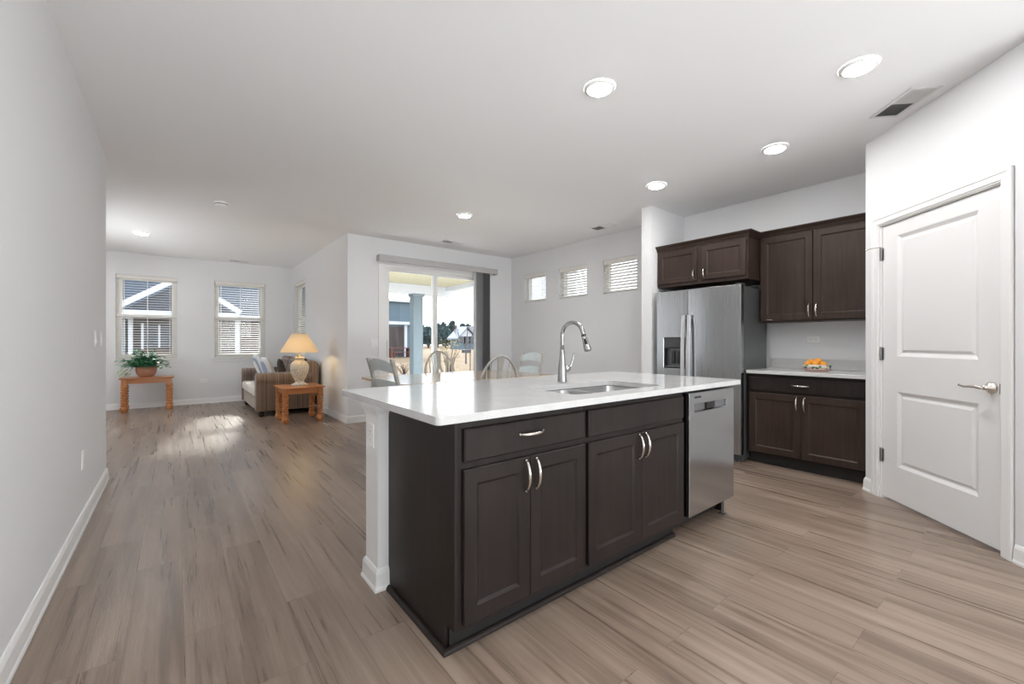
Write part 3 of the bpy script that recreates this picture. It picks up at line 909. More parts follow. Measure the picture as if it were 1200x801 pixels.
# left (freezer) door with the dispenser recess
frame_with_hole(m, 0, sp_ - .003, .075, 1.735, .085, .345, .885, 1.225, 0, .065, .055)
ld = obj('freezer_door', m, 'steel', rf, bevel=.004)
m = MB(FRG)
n = 14; L = []
for z in (.075, 1.735):
    ring = [(sp_ + .003, z, 0)] + [(sp_ + .003 + (.917 - sp_ - .003) * k / n, z, .065 + .010 * math.sin(PI * k / n)) for k in range(n + 1)] + [(.917, z, 0)]
    L.append(ring)
m.loops(L); rd = obj('fridge_door', m, 'steel', rf, bevel=.003)
obj('door_gasket', MB(FRG).box(.006, .911, .08, 1.725, -.016, -.0005), 'black', rf)
# dispenser
obj('dispenser_liner', MB(FRG).box(.0925, .3375, .8995, 1.119, .0105, .0135), 'steel_side', ld)
obj('dispenser_panel', MB(FRG).box(.094, .336, 1.120, 1.221, .012, .060), 'dark_grey', ld, bevel=.002)
m = MB(FRG); m.box(.094, .336, 1.105, 1.119, .012, .058); m.box(.094, .098, .90, 1.104, .012, .050); obj('dispenser_trim', m, 'black', ld)
m = MB(FRG); m.box(.165, .200, .935, 1.075, .024, .032); m.box(.235, .270, .935, 1.075, .024, .032); obj('dispenser_paddle', m, 'black', ld, bevel=.002)
obj('drip_tray', MB(FRG).box(.098, .334, .897, .908, .014, .062), 'steel_side', ld, bevel=.002)
for a, dd in ((sp_ - .030, ld), (sp_ + .036, rd)):
    m = MB(); N = 14
    L = []
    for k in range(N + 1):
        t = k / N; z = .42 + 1.04 * t; o_ = .098 + .022 * math.sin(PI * t)
        L.append([tuple(FRG(a + p, z, o_ + q)) for p, q in ((-.017, -.008), (.017, -.008), (.019, .002), (.014, .013), (0, .017), (-.014, .013), (-.019, .002))])
    m.loops(L)
    for z in (.45, 1.43):
        P_ = [tuple(FRG(a, z, .060)), tuple(FRG(a, z, .100))]; m.tube(P_, .010, 10)
    smooth_by_angle(obj('handle', m, 'steel_h', dd))
for a in (.03, .85): obj('hinge_cover', MB(FRG).box(a, a + .055, 1.7225, 1.752, -.06, .03), 'dark_grey', rf, bevel=.004)
m = MB(FRG); m.box(.01, .905, .012, .068, -.01, .020)
for k in range(9): m.box(.04 + k * .1, .10 + k * .1, .03, .05, .020, .0215)
obj('kick_grille', m, 'dark_grey', rf)
for a in (.03, .87):
    P_ = FRG(a, 0, .01); obj('roller_foot', MB().lathe(P_.x, P_.y, [(.02, 0), (.022, .004), (.015, .012), (.015, .02)], 14), 'dark_grey', rf)

# fruit bowl
bx, by = 4.72, 1.335
bl = thing('fruit_bowl', 'low oval painted bowl holding oranges on the short worktop', 'bowl', (bx, by, KT))
def oval(mb, prof, ax=1.0, ay=1.0, n=32):
    mb.loops([[(bx + r_ * ax * math.cos(2 * PI * k / n), by + r_ * ay * math.sin(2 * PI * k / n), z) for k in range(n)] for r_, z in prof])
m = MB(); oval(m, [(.075, KT), (.095, KT + .004), (.105, KT + .016), (.104, KT + .020)], .72, 1); obj('base', m, 'bowl_pink', bl, smooth=True)
m = MB(); oval(m, [(.104, KT + .0205), (.112, KT + .040), (.115, KT + .058), (.112, KT + .059), (.106, KT + .045), (.098, KT + .028), (.02, KT + .026)], .72, 1); obj('bowl_wall', m, 'bowl', bl, smooth=True)
op = [(-.03, -.062, 0), (-.03, 0.0, .004), (-.03, .062, 0), (.032, -.035, 0), (.032, .032, 0), (0.0, -.012, .030), (.0, .048, .022)]
labs = ['orange at the pantry-side end of the painted bowl', 'orange in the middle front of the painted bowl', 'orange at the refrigerator-side end of the painted bowl', 'orange at the back of the bowl towards the pantry', 'orange at the back of the bowl towards the refrigerator', 'topmost orange heaped in the middle of the bowl', 'raised orange in the bowl on the refrigerator side']
proto = None
for (dx, dy, dz), lb in zip(op, labs):
    R_ = .031
    if proto is None:
        m = MB(); m.lathe(0, 0, [(max(.0015, R_ * math.sin(PI * k / 10)), R_ - R_ * .95 * math.cos(PI * k / 10)) for k in range(11)], 18)
        proto = obj('orange', m, 'orange', local=True, smooth=True); o = proto
    else: o = proto.copy(); C.objects.link(o)
    o.location = (bx + dx, by + dy, KT + .030 + dz); tag(o, lb, 'orange', 'oranges in the painted bowl')


# ------------------------------------------------------------ outlets and switches
def outlet(fr, a, b, label, horiz=False, kind='outlet', gang=1):
    w, h = (.070, .115)
    if gang == 2: w = .115
    if horiz: w, h = h, w
    r = thing('wall_outlet' if kind == 'outlet' else 'light_switch', label, kind, fr(a, b, .001))
    m = MB(fr); m.nested(a - w / 2, b - h / 2, a + w / 2, b + h / 2, [(0, .0008), (0, .003), (.003, .0055), (.004, .0055)]); obj('cover_plate', m, 'plate', r)
    if kind == 'outlet':
        for s in (-1, 1):
            aa, bb = (a + s * .021, b) if horiz else (a, b + s * .021)
            q = obj('socket', MB(fr).box(aa - .014, aa + .014, bb - .013, bb + .013, .0055, .0070), 'plate', r, bevel=.002)
            m = MB(fr); m.box(aa - .007, aa - .005, bb - .004, bb + .005, .007, .0073); m.box(aa + .005, aa + .007, bb - .004, bb + .005, .007, .0073); m.box(aa - .002, aa + .002, bb - .010, bb - .007, .007, .0073)
            obj('slots', m, 'slot', q)
    else:
        for k in range(gang):
            aa = a + (k - (gang - 1) / 2) * .046
            m = MB(fr); m.loops([[(aa - .016, b - .033, .0055), (aa + .016, b - .033, .0055), (aa + .016, b + .033, .0055), (aa - .016, b + .033, .0055)],
                                 [(aa - .015, b - .032, .010), (aa + .015, b - .032, .010), (aa + .015, b + .032, .007), (aa - .015, b + .032, .007)]])
            obj('rocker', m, 'plate', r)
    return r


outlet(FR_left, 3.80 - YB, .425, 'white outlet low on the long left wall above the baseboard')
outlet(FR_left, 4.35 - YB, 1.20, 'white light switch on the left wall, the one farther from its end', kind='switch')
outlet(FR_left, 4.66 - YB, 1.20, 'white light switch at the very end of the left wall', kind='switch')
outlet(FR_far, .408 + 2.4, .43, 'white outlet low on the living room wall between the two windows', True)
outlet(FR_slider, .44 - .0, 1.18, 'wide white switch plate on the wall left of the sliding door', kind='switch', gang=2) if False else outlet(FR_slider, .385, 1.16, 'wide white switch plate on the wall left of the sliding door', kind='switch', gang=2)
FPW = Fr((.748, 2.12, 0), (0, -1))
outlet(FPW, .077, .72, 'white outlet on the end of the half wall under the worktop corner')
outlet(FR_kit, 2.82 - 1.437, 1.20, 'white double outlet on the wall above the fruit bowl', True)
outlet(FR_dining, YS - 3.30, .80, 'white outlet on the dining wall beside the refrigerator pier')

# ------------------------------------------------------------ ceiling fixtures
LG = 'round recessed ceiling lights'
def downlight(x, y, label):
    r = thing('ceiling_light', label, 'light', (x, y, H), LG)
    m = MB(); n = 36
    m.lathe(x, y, [(.072, H - .0135), (.078, H - .015), (.084, H - .012), (.094, H - .005), (.096, H - .0005)], n, cap=False); obj('trim_ring', m, 'trim', r, smooth=True)
    m = MB(); m.lathe(x, y, [(.001, H - .0220), (.030, H - .0215), (.055, H - .0195), (.068, H - .016), (.072, H - .0125)], n, cap=True); obj('diffuser', m, 'lamp_disc', r)
    return r
downlight(2.05, 1.71, 'round ceiling light over the island, nearest the left wall')
downlight(3.05, .66, 'round ceiling light nearest the pantry door and air vent')
downlight(3.80, 1.36, 'round ceiling light in front of the wall cabinets')
downlight(3.77, 2.42, 'round ceiling light in front of the refrigerator cabinet')
downlight(2.80, 4.47, 'round ceiling light over the dining table')
downlight(-.385, 8.10, 'round ceiling light farthest back, in the living room by the left wall end')
for x, y in ((1.5, -.9), (.55, .35), (2.4, -2.2), (.6, -2.2)): downlight(x, y, 'round ceiling light added out of view to brighten the kitchen')  # extra unseen lamps, added to raise the kitchen light level
for x, y in ((-1.6, 8.7), (-1.5, 6.6)): downlight(x, y, 'round ceiling light added unseen behind the left wall to brighten the living room')  # extra hidden lamps, added to raise the living room light level

sd = thing('smoke_detector', 'small white round smoke detector on the ceiling before the living room', 'detector', (.398, 5.75, H))
m = MB(); m.lathe(.398, 5.75, [(.045, H - .046), (.056, H - .043), (.060, H - .024), (.066, H - .014), (.068, H - .0005)], 28); obj('housing', m, 'plate', sd, smooth=True)
m = MB(); m.lathe(.398, 5.75, [(.0592, H - .032), (.0605, H - .024)], 28, cap=False); obj('vent_slot', m, 'slot', sd)


def vent(cx, cy, lx, ly, label, rz=0, half=True):
    r = thing('ceiling_vent', label, 'vent', (cx, cy, H))
    c, s = math.cos(rz), math.sin(rz)
    def F(a, b, z): return Vector((cx + a * c - b * s, cy + a * s + b * c, z))
    f = MB(F); hx, hy, t = lx / 2, ly / 2, .022
    for q in ((-hx, hx, -hy, -hy + t), (-hx, hx, hy - t, hy), (-hx, -hx + t, -hy + t, hy - t), (hx - t, hx, -hy + t, hy - t), (-.006, .006, -hy + t, hy - t)): f.box(*q, H - .007, H - .0005)
    obj('frame', f, 'vent', r, bevel=.002)
    obj('duct', MB(F).box(-hx + t, hx - t, -hy + t, hy - t, H - .0012, H - .0006), 'vent_dark', r)
    m = MB(F); n = int((ly - 2 * t) / .013)
    for k in range(n):
        b = -hy + t + (k + .5) * (ly - 2 * t) / n
        for (p, q, sg) in ((-hx + t, -.006, 1), (.006, hx - t, -1)):
            sl = .0055
            m.loops([[(p, b - sl * sg, H - .0105), (p, b - sl * sg + .001, H - .0105), (p, b + sl * sg + .001, H - .0015), (p, b + sl * sg, H - .0015)],
                     [(q, b - sl * sg, H - .0105), (q, b - sl * sg + .001, H - .0105), (q, b + sl * sg + .001, H - .0015), (q, b + sl * sg, H - .0015)]])
    obj('louvers', m, 'vent', r)
    return r
vent(3.738, .575, .36, .18, 'white ceiling air vent close to the pantry wall', math.radians(45))
vent(4.55, 3.74, .34, .17, 'small ceiling vent above the high dining windows', PI / 2)
vent(3.40, 5.80, .36, .16, 'small ceiling vent above the sliding patio door', 0)
vent(.96, 9.72, .32, .14, 'small ceiling vent farthest away, at the living room end wall', 0)


# ------------------------------------------------------------ living room furniture
def turned_leg(x, y, h, r, parent, spiral=True):
    m = MB(); sq = .034
    m.box(x - sq, x + sq, y - sq, y + sq, h - .11, h)
    n = 16; prof = []
    z = h - .11; prof_pts = [(r * .75, z)]
    k = 8
    for i in range(k):
        z0 = z - (i) * (h - .11 - .10) / k; z1 = z - (i + 1) * (h - .11 - .10) / k; zm = (z0 + z1) / 2
        w = r * (1.0 if i % 2 == 0 else .92)
        prof_pts += [(r * .55, z0 - .003), (w * .93, zm + (z0 - z1) * .28), (w, zm), (w * .93, zm - (z0 - z1) * .28), (r * .55, z1 + .003)]
    prof_pts += [(r * .7, .10), (r * 1.02, .085), (r * 1.1, .055), (r * .95, .025), (r * .6, 0)]
    m.lathe(x, y, prof_pts[::-1], n)
    return obj('leg', m, 'pine_v', parent, smooth=False)

def pine_table(name, label, x0, x1, y0, y1, h, group, rleg):
    r = thing(name, label, 'table', ((x0 + x1) / 2, (y0 + y1) / 2, 0), group)
    m = MB(); m.box(x0, x1, y0, y1, h - .022, h); obj('tabletop', m, 'pine', r, bevel=.007)
    m = MB(); i = .05; t = .02
    m.box(x0 + i + .03, x1 - i - .03, y0 + i, y0 + i + t, h - .10, h - .022); m.box(x0 + i + .03, x1 - i - .03, y1 - i - t, y1 - i, h - .10, h - .022)
    m.box(x0 + i, x0 + i + t, y0 + i + .03, y1 - i - .03, h - .10, h - .022); m.box(x1 - i - t, x1 - i, y0 + i + .03, y1 - i - .03, h - .10, h - .022)
    obj('apron', m, 'pine', r, bevel=.002)
    for x in (x0 + i + .012, x1 - i - .012):
        for y in (y0 + i + .012, y1 - i - .012): smooth_by_angle(turned_leg(x, y, h - .0225, rleg, r), 50)
    return r
pine_table('console_table', 'honey pine table with ringed turned legs under the potted plant', -.735, -.025, 9.42, 9.80, .575, 'matching pine tables', .048)
pine_table('end_table', 'honey pine end table with turned legs beside the striped sofa', 1.165, 1.755, 6.70, 7.30, .52, 'matching pine tables', .048)

# lamp
lx, ly, lz = 1.47, 7.03, .521
lm = thing('table_lamp', 'cream crackled urn lamp with a wide cone shade on the end table', 'lamp', (lx, ly, lz))
m = MB(); m.lathe(lx, ly, [(.115, lz), (.118, lz + .015), (.085, lz + .03), (.062, lz + .045), (.060, lz + .06), (.085, lz + .11), (.118, lz + .19), (.130, lz + .26), (.124, lz + .315), (.095, lz + .355), (.065, lz + .375), (.058, lz + .39), (.074, lz + .405), (.070, lz + .42), (.045, lz + .43)], 32)
obj('urn_body', m, 'urn', lm, smooth=True)
m = MB(); m.lathe(lx, ly, [(.02, lz + .4305), (.018, lz + .45), (.012, lz + .455), (.012, lz + .49), (.02, lz + .50), (.02, lz + .53)], 16); obj('stem', m, 'brass', lm, smooth=True)
z0, z1 = 1.015, 1.300
m = MB(); m.lathe(lx, ly, [(.268, z0), (.105, z1), (.102, z1), (.264, z0)], 48, cap=False); m.bm.verts.ensure_lookup_table()
obj('lamp_shade', m, 'shade', lm, smooth=True)
m = MB(); m.lathe(lx, ly, [(.012, 1.055), (.028, 1.085), (.034, 1.115), (.028, 1.145), (.008, 1.160)], 20); obj('bulb', m, 'bulb', lm, smooth=True)
m = MB()
for s in (-1, 1): m.tube([(lx + s * .02, ly, 1.045), (lx + s * .045, ly, 1.10), (lx + s * .045, ly, 1.18), (lx + s * .012, ly, 1.285)], .002, 6)
for k in range(3):
    t = k * 2 * PI / 3; m.tube([(lx, ly, 1.288), (lx + .1035 * math.cos(t), ly + .1035 * math.sin(t), 1.297)], .002, 6)
m.lathe(lx, ly, [(.006, 1.283), (.008, 1.300), (.004, 1.325)], 10)
obj('harp', m, 'brass', lm)

# sofa: faces -x
sx0, sx1, sy0, sy1 = .97, 1.885, 7.56, 9.46
so = thing('sofa', 'brown striped roll-arm sofa against the side wall behind the lamp table', 'sofa', ((sx0 + sx1) / 2, (sy0 + sy1) / 2, 0))
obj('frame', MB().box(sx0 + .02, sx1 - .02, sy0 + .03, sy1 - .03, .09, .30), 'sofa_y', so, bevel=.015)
for y0, s in ((sy0, 1), (sy1, -1)):
    # profile in (y,z): panel with rolled top
    pr = []; W_ = .20
    pr += [(y0 + s * .02, .09), (y0 + s * .17, .09), (y0 + s * .17, .50)]
    for k in range(0, 15):
        t = math.radians(-40 + k * 260 / 14); pr.append((y0 + s * (.095 + .105 * math.cos(t)), .590 + .10 * math.sin(t)))
    pr.append((y0 + s * .02, .50))
    m = MB(); m.loops([[(sx0, a, b) for a, b in pr], [(sx1 - .10, a, b) for a, b in pr]])
    smooth_by_angle(obj('arm', m, 'sofa', so, bevel=.012), 40)
m = MB(); pr = [(sx1 - .27, .30), (sx1 - .02, .09), (sx1, .12), (sx1, .80), (sx1 - .04, .86), (sx1 - .12, .87), (sx1 - .19, .83), (sx1 - .22, .72)]
m.loops([[(a, sy0 + .03, b) for a, b in pr], [(a, sy1 - .03, b) for a, b in pr]]); smooth_by_angle(obj('backrest', m, 'sofa', so, bevel=.02), 50)
for k in range(2):
    ya = sy0 + .205 + k * .747
    obj('seat_cushion', MB().box(sx0 - .01, sx1 - .24, ya, ya + .74, .305, .455), 'cushion_pat', so, bevel=.045, seg=4, smooth=True)
for k in range(2):
    ya = sy0 + .21 + k * .745; m = MB()
    m.loops([[(x, y, z) for x, z in ((sx1 - .40, .46), (sx1 - .24, .46), (sx1 - .12, .90), (sx1 - .26, .92))] for y in (ya, ya + .73)])
    obj('back_cushion', m, 'sofa', so, bevel=.05, seg=4, smooth=True)
for x in (sx0 + .08, sx1 - .08):
    for y in (sy0 + .09, sy1 - .09): obj('foot', MB().lathe(x, y, [(.022, 0), (.034, .02), (.038, .05), (.03, .09)], 16), 'toe', so, smooth=True)


def soft_pillow(name, label, cat, mat, loc, rot, w, h, t, group=None):
    m = MB(); N = 12; bm = m.bm
    G = {}
    for sgn in (1, -1):
        for i in range(N + 1):
            for j in range(N + 1):
                u, v = i / N * 2 - 1, j / N * 2 - 1
                e = (1 - abs(u) ** 3.2) * (1 - abs(v) ** 3.2); edge = i in (0, N) or j in (0, N)
                if sgn == -1 and edge: G[-1, i, j] = G[1, i, j]; continue
                pin = 1 - .07 * (1 - v * v) * abs(u) ** 2; pin2 = 1 - .07 * (1 - u * u) * abs(v) ** 2
                G[sgn, i, j] = bm.verts.new((u * w / 2 * pin2, sgn * t / 2 * max(0, e) ** .55, v * h / 2 * pin + h / 2))
        for i in range(N):
            for j in range(N): m.face([G[sgn, i, j], G[sgn, i + 1, j], G[sgn, i + 1, j + 1], G[sgn, i, j + 1]])
    o = obj(name, m, mat, local=True, smooth=True); o.location = loc; o.rotation_euler = rot
    return tag(o, label, cat, group)


soft_pillow('throw_pillow', 'white and blue striped pillow nearest the window on the sofa', 'pillow', 'throw', (1.30, 8.74, .462), (math.radians(-20), 0, PI / 2), .60, .52, .17, 'striped pillows on the sofa')
soft_pillow('throw_pillow', 'white and blue striped pillow on the sofa, the one nearer the lamp', 'pillow', 'throw', (1.31, 8.20, .462), (math.radians(-18), 0, PI / 2 + .08), .40, .48, .14, 'striped pillows on the sofa')
soft_pillow('throw_pillow', 'dark brown pillow on the sofa between the striped pillows and the lamp', 'pillow', 'pillow_dark', (1.42, 7.885, .462), (math.radians(-10), 0, PI / 2), .23, .44, .10)

# potted plant
px_, py_, pz = -.395, 9.60, .576
pp = thing('potted_plant', 'leafy green plant in a round terracotta pot on the pine table', 'plant', (px_, py_, pz))
m = MB(); m.lathe(px_, py_, [(.085, pz), (.095, pz + .006), (.125, pz + .05), (.142, pz + .11), (.140, pz + .155), (.146, pz + .160), (.146, pz + .175), (.132, pz + .175), (.128, pz + .15), (.02, pz + .149)], 32)
obj('pot', m, 'terra', pp, smooth=True)
obj('soil', MB().lathe(px_, py_, [(.126, pz + .150), (.125, pz + .158), (.01, pz + .162)], 20), 'soil', pp)
obj('saucer', MB().lathe(px_, py_, [(.10, pz - .0005), (.115, pz + .001), (.118, pz + .010), (.112, pz + .010)], 28), 'bowl_pink', pp) if False else None


def leaf(mb, base, d, up, L, wd, curl=.35):
    d = d.normalized(); s = d.cross(up).normalized(); n = s.cross(d)
    rows = []
    for t, w in ((0, .12), (.3, .85), (.6, 1.0), (.85, .55), (1.0, .05)):
        c = base + d * (L * t) - up * (curl * L * t * t) ; rows.append([c - s * (wd * w / 2) + n * (.12 * wd), c, c + s * (wd * w / 2) + n * (.12 * wd)])
    V = [[mb.bm.verts.new(p) for p in r_] for r_ in rows]
    for A, B in zip(V, V[1:]):
        for i in (0, 1): mb.face([A[i], A[i + 1], B[i + 1], B[i]])


rnd = random.Random(3)
m = MB(); m2 = MB(); m3 = MB()
ctr = Vector((px_, py_, pz + .16)); U = Vector((0, 0, 1))
for k in range(74):
    az = rnd.uniform(0, 2 * PI); el = rnd.uniform(.10, 1.45); ln = rnd.uniform(.16, .38)
    dd = Vector((math.cos(az) * math.cos(el) * .95, math.sin(az) * math.cos(el) * .62, math.sin(el) * .95)); tip = ctr + dd * ln + Vector((0, 0, -.08 * ln * (1.4 - el)))
    mid = ctr + dd * ln * .5 + U * .03
    m3.tube([tuple(ctr), tuple(mid), tuple(tip)], .0025, 5)
    for j in range(9):
        t = .25 + .78 * j / 8
        p = (ctr * (1 - t) ** 2 + mid * 2 * t * (1 - t) + tip * t * t) + Vector((rnd.gauss(0, .014), rnd.gauss(0, .014), rnd.gauss(0, .012)))
        a2 = az + rnd.uniform(-1.4, 1.4); dv = Vector((math.cos(a2), math.sin(a2), rnd.uniform(-.2, .6)))
        leaf(m, p, dv, U, rnd.uniform(.06, .10), rnd.uniform(.036, .055), rnd.uniform(.1, .5))
for k in range(26):
    az = PI + rnd.uniform(-.5, .6); ln = rnd.uniform(.17, .34); p = ctr + Vector((math.cos(az) * ln, math.sin(az) * ln * .5, rnd.uniform(-.14, -.01) * ln / .3))
    a2 = az + rnd.uniform(-1, 1); leaf(m2, p, Vector((math.cos(a2), math.sin(a2), rnd.uniform(-.6, .1))), U, .07, .03, .4)
obj('foliage', m, 'leaf', pp)['kind'] = 'stuff'
o = obj('trailing_leaves', m2, 'leaf_pale', pp); o['kind'] = 'stuff'; o['label'] = 'pale yellow-green leaves trailing over the pot side'
obj('stems', m3, 'leaf', pp)['kind'] = 'stuff'

# ------------------------------------------------------------ dining set
tx0, tx1, ty0, ty1, tz = 1.72, 3.74, 3.85, 5.06, .762
dt = thing('dining_table', 'long pale oak dining table seen beyond the island worktop', 'table', ((tx0 + tx1) / 2, (ty0 + ty1) / 2, 0))
m = MB(); m.loops([[(x, y, z) for x, y in rrect(tx0, ty0, tx1, ty1, .05)] for z in (tz - .03, tz)]); obj('tabletop', m, 'table_top', dt, bevel=.006)
m = MB()
for q in ((tx0 + .12, tx1 - .12, ty0 + .10, ty0 + .125), (tx0 + .12, tx1 - .12, ty1 - .125, ty1 - .10), (tx0 + .10, tx0 + .125, ty0 + .12, ty1 - .12), (tx1 - .125, tx1 - .10, ty0 + .12, ty1 - .12)): m.box(*q, tz - .12, tz - .03)
obj('apron', m, 'table_top', dt)
for x in (tx0 + .13, tx1 - .13):
    for y in (ty0 + .13, ty1 - .13):
        m = MB(); m.box(x - .038, x + .038, y - .038, y + .038, tz - .15, tz - .031)
        m.lathe(x, y, [(.022, 0), (.03, .03), (.024, .08), (.034, .20), (.040, .42), (.030, .50), (.038, .53), (.028, .56), (.036, tz - .15)], 16); smooth_by_angle(obj('leg', m, 'chair_pale', dt))


def L3(*p): return tuple(p)


def windsor():
    """local: seat at origin, sitter faces +y, back at -y"""
    r = thing('windsor_chair', '', 'chair', (0, 0, 0), 'windsor chairs at the dining table')
    m = MB(); m.loops([[(x * .44, y * .42, z) for x, y in [(math.cos(t) * .5, math.sin(t) * .5) for t in [2 * PI * k / 28 for k in range(28)]]] for z in (.425, .455)])
    obj('seat', m, 'chair_paint', r, bevel=.010, local=True, seg=3)
    m = MB(); pts = []
    HB, WB = .585, .272
    for k in range(25):
        t = PI * k / 24; z = .45 + HB * math.sin(t) ** .82; x = -WB * math.cos(t) * (1 + .0 * z)
        fr_ = (z - .45) / HB
        x *= (.88 + .12 * min(1, math.sin(t) * 1.8)); pts.append((x, -.165 - .10 * fr_, z))
    m.tube(pts, .0135, 10, 1.0); obj('hoop', m, 'chair_paint', r, smooth=True, local=True)
    def back(x, z): return (x, -.165 - .10 * (z - .45) / HB, z)
    for s in (-1, 1):
        for k in (1, 2, 3):
            xb = s * (.055 + .040 * k); xt = s * (.062 + .050 * k); zt = .45 + HB * (1 - (abs(xt) / (WB * 1.0)) ** 2.3) ** .5 - .01
            m = MB(); m.tube([back(xb, .45), back((xb + xt) / 2, (.45 + zt) / 2), back(xt, zt)], [.006, .0075, .005], 8); obj('spindle', m, 'chair_paint', r, smooth=True, local=True)
    # pierced splat
    m = MB(); out = [(.035, .45), (.045, .50), (.060, .58), (.066, .66), (.058, .74), (.036, .80), (.026, .85), (.034, .95), (.044, 1.026)]
    inn = [(.010, .50), (.026, .56), (.032, .63), (.030, .70), (.016, .76), (.001, .79)]
    bm = m.bm; y_ = lambda z: -.165 - .10 * (z - .45) / HB
    for th in (0,):
        O = [(x, z) for x, z in out] + [(-x, z) for x, z in out[::-1]]
        I = [(x, z) for x, z in inn] + [(-x, z) for x, z in inn[::-1]]
        vs = []; es = []
        for lp in (O, I):
            v = [bm.verts.new((x, y_(z) + .004, z)) for x, z in lp]; es += [bm.edges.new((v[i], v[(i + 1) % len(v)])) for i in range(len(v))]
        rr = bmesh.ops.triangle_fill(bm, use_beauty=True, edges=es)
        fs = [g for g in rr['geom'] if isinstance(g, bmesh.types.BMFace)]
        e_ = bmesh.ops.extrude_face_region(bm, geom=fs); bmesh.ops.translate(bm, vec=(0, -.011, 0), verts=[g for g in e_['geom'] if isinstance(g, bmesh.types.BMVert)])
    obj('splat', m, 'chair_paint', r, local=True)
    for sx in (-1, 1):
        for sy in (-1, 1):
            m = MB(); m.tube([(sx * .14, sy * .12, .43), (sx * .165, sy * .15, .28), (sx * .18, sy * .168, .18), (sx * .205, sy * .195, 0)], [.014, .020, .015, .011], 10); obj('leg', m, 'chair_paint', r, smooth=True, local=True)
    m = MB()
    for sx in (-1, 1): m.tube([(sx * .18, -.165, .19), (sx * .18, 0, .19), (sx * .18, .165, .19)], [.008, .012, .008], 8)
    m.tube([(-.18, 0, .19), (0, 0, .19), (.18, 0, .19)], [.008, .012, .008], 8); obj('stretcher', m, 'chair_paint', r, smooth=True, local=True)
    return r


def ladder():
    r = thing('ladderback_chair', '', 'chair', (0, 0, 0), 'ladderback chairs at the table ends')
    w = .235
    obj('seat', MB().prism([(-w, -.20), (w, -.20), (w + .02, .22), (-w - .02, .22)], .435, .465), 'chair_pale', r, bevel=.008, local=True)
    yb = lambda z: -.205 - .13 * max(0, (z - .45) / .55) ** 1.2
    for s in (-1, 1):
        m = MB(); m.loops([[(s * w + a, yb(z) + b, z) for a, b in ((-.019, -.016), (.019, -.016), (.019, .016), (-.019, .016))] for z in (0, .2, .45, .6, .75, .9, 1.0, 1.02)])
        obj('back_post', m, 'chair_paint', r, local=True, bevel=.005)
        m = MB(); m.tube([(s * (w + .0), .19, 0), (s * (w + .0), .19, .12), (s * w, .19, .30), (s * w, .19, .435)], [.014, .02, .024, .02], 10); obj('front_leg', m, 'chair_pale', r, smooth=True, local=True)
    for z0, hh, arch in ((.560, .075, .018), (.715, .085, .022), (.880, .105, .048)):
        m = MB(); N = 12; L = []
        for k in range(N + 1):
            u = k / N * 2 - 1; x = u * (w - .012); bow = -.030 * (1 - u * u); zt = z0 + hh + arch * (1 - u * u) - .012 * (1 if arch > .04 else 0); zb = z0 + arch * .6 * (1 - u * u)
            L.append([(x, yb(zb) + bow - .006, zb), (x, yb(zt) + bow - .006, zt), (x, yb(zt) + bow + .007, zt), (x, yb(zb) + bow + .007, zb)])
        m.loops(L); smooth_by_angle(obj('back_slat', m, 'chair_slat', r, local=True))
    m = MB()
    for s in (-1, 1): m.tube([(s * w, -.205, .2), (s * w, .19, .2)], .010, 8)
    m.tube([(-w, .19, .25), (w, .19, .25)], .010, 8); m.tube([(-w, -.205, .25), (w, -.205, .25)], .010, 8); obj('stretcher', m, 'chair_pale', r, local=True)
    return r


w0 = windsor(); w0.location = (2.53, 3.62, 0); w0['label'] = 'grey hoop-back windsor chair on the near side of the dining table, back to the island'
w1 = copy_tree(w0); w1.location = (3.03, 5.30, 0); w1.rotation_euler = (0, 0, PI); w1['label'] = 'hoop-back windsor chair on the far side of the table, against the patio door'
l0 = ladder(); l0.location = (1.84, 3.93, 0); l0.rotation_euler = (0, 0, -PI / 2 + .10); l0['label'] = 'pale ladderback chair at the left end of the dining table'
l1 = copy_tree(l0); l1.location = (3.76, 4.68, 0); l1.rotation_euler = (0, 0, PI / 2); l1['label'] = 'pale ladderback chair at the right end of the dining table'

# ------------------------------------------------------------ outdoors
o = obj('lawn', MB().box(-60, 140, 10.2, 160, -.35, -.16), 'lawn'); tag(o, 'tan dormant lawn stretching beyond the patio', 'lawn', kind='structure')
o = obj('ground_near', MB().box(-60, 140, -30, 10.2, -.40, -.18), 'lawn'); tag(o, 'tan ground around the house', 'lawn', kind='structure')
struct('patio_floor', MB().box(2.08, 6.4, 6.39, 9.6, -.16, -.04), 'concrete')
m = MB(); m.box(2.075, 5.32, 6.39, 9.30, 2.50, 2.60)
struct('patio_ceiling', m, 'soffit')
pb = obj('patio_beam', MB().box(2.9, 5.32, 9.05, 9.30, 2.29, 2.499), 'ext_white'); pb['kind'] = 'structure'
pb = obj('patio_beam_side', MB().box(5.14, 5.32, 6.39, 9.049, 2.40, 2.499), 'ext_white'); pb['kind'] = 'structure'
cl = thing('patio_column', 'square blue-grey column standing on the patio outside the sliding door', 'column', (4.42, 9.17, -.04))
obj('shaft', MB().box(4.30, 4.54, 9.07, 9.28, -.04 + .12, 2.23), 'column', cl, bevel=.006)
obj('base', MB().box(4.28, 4.56, 9.05, 9.30, -.04, .08), 'column', cl, bevel=.006)
obj('capital', MB().box(4.27, 4.57, 9.04, 9.31, 2.23, 2.289), 'column', cl, bevel=.006)

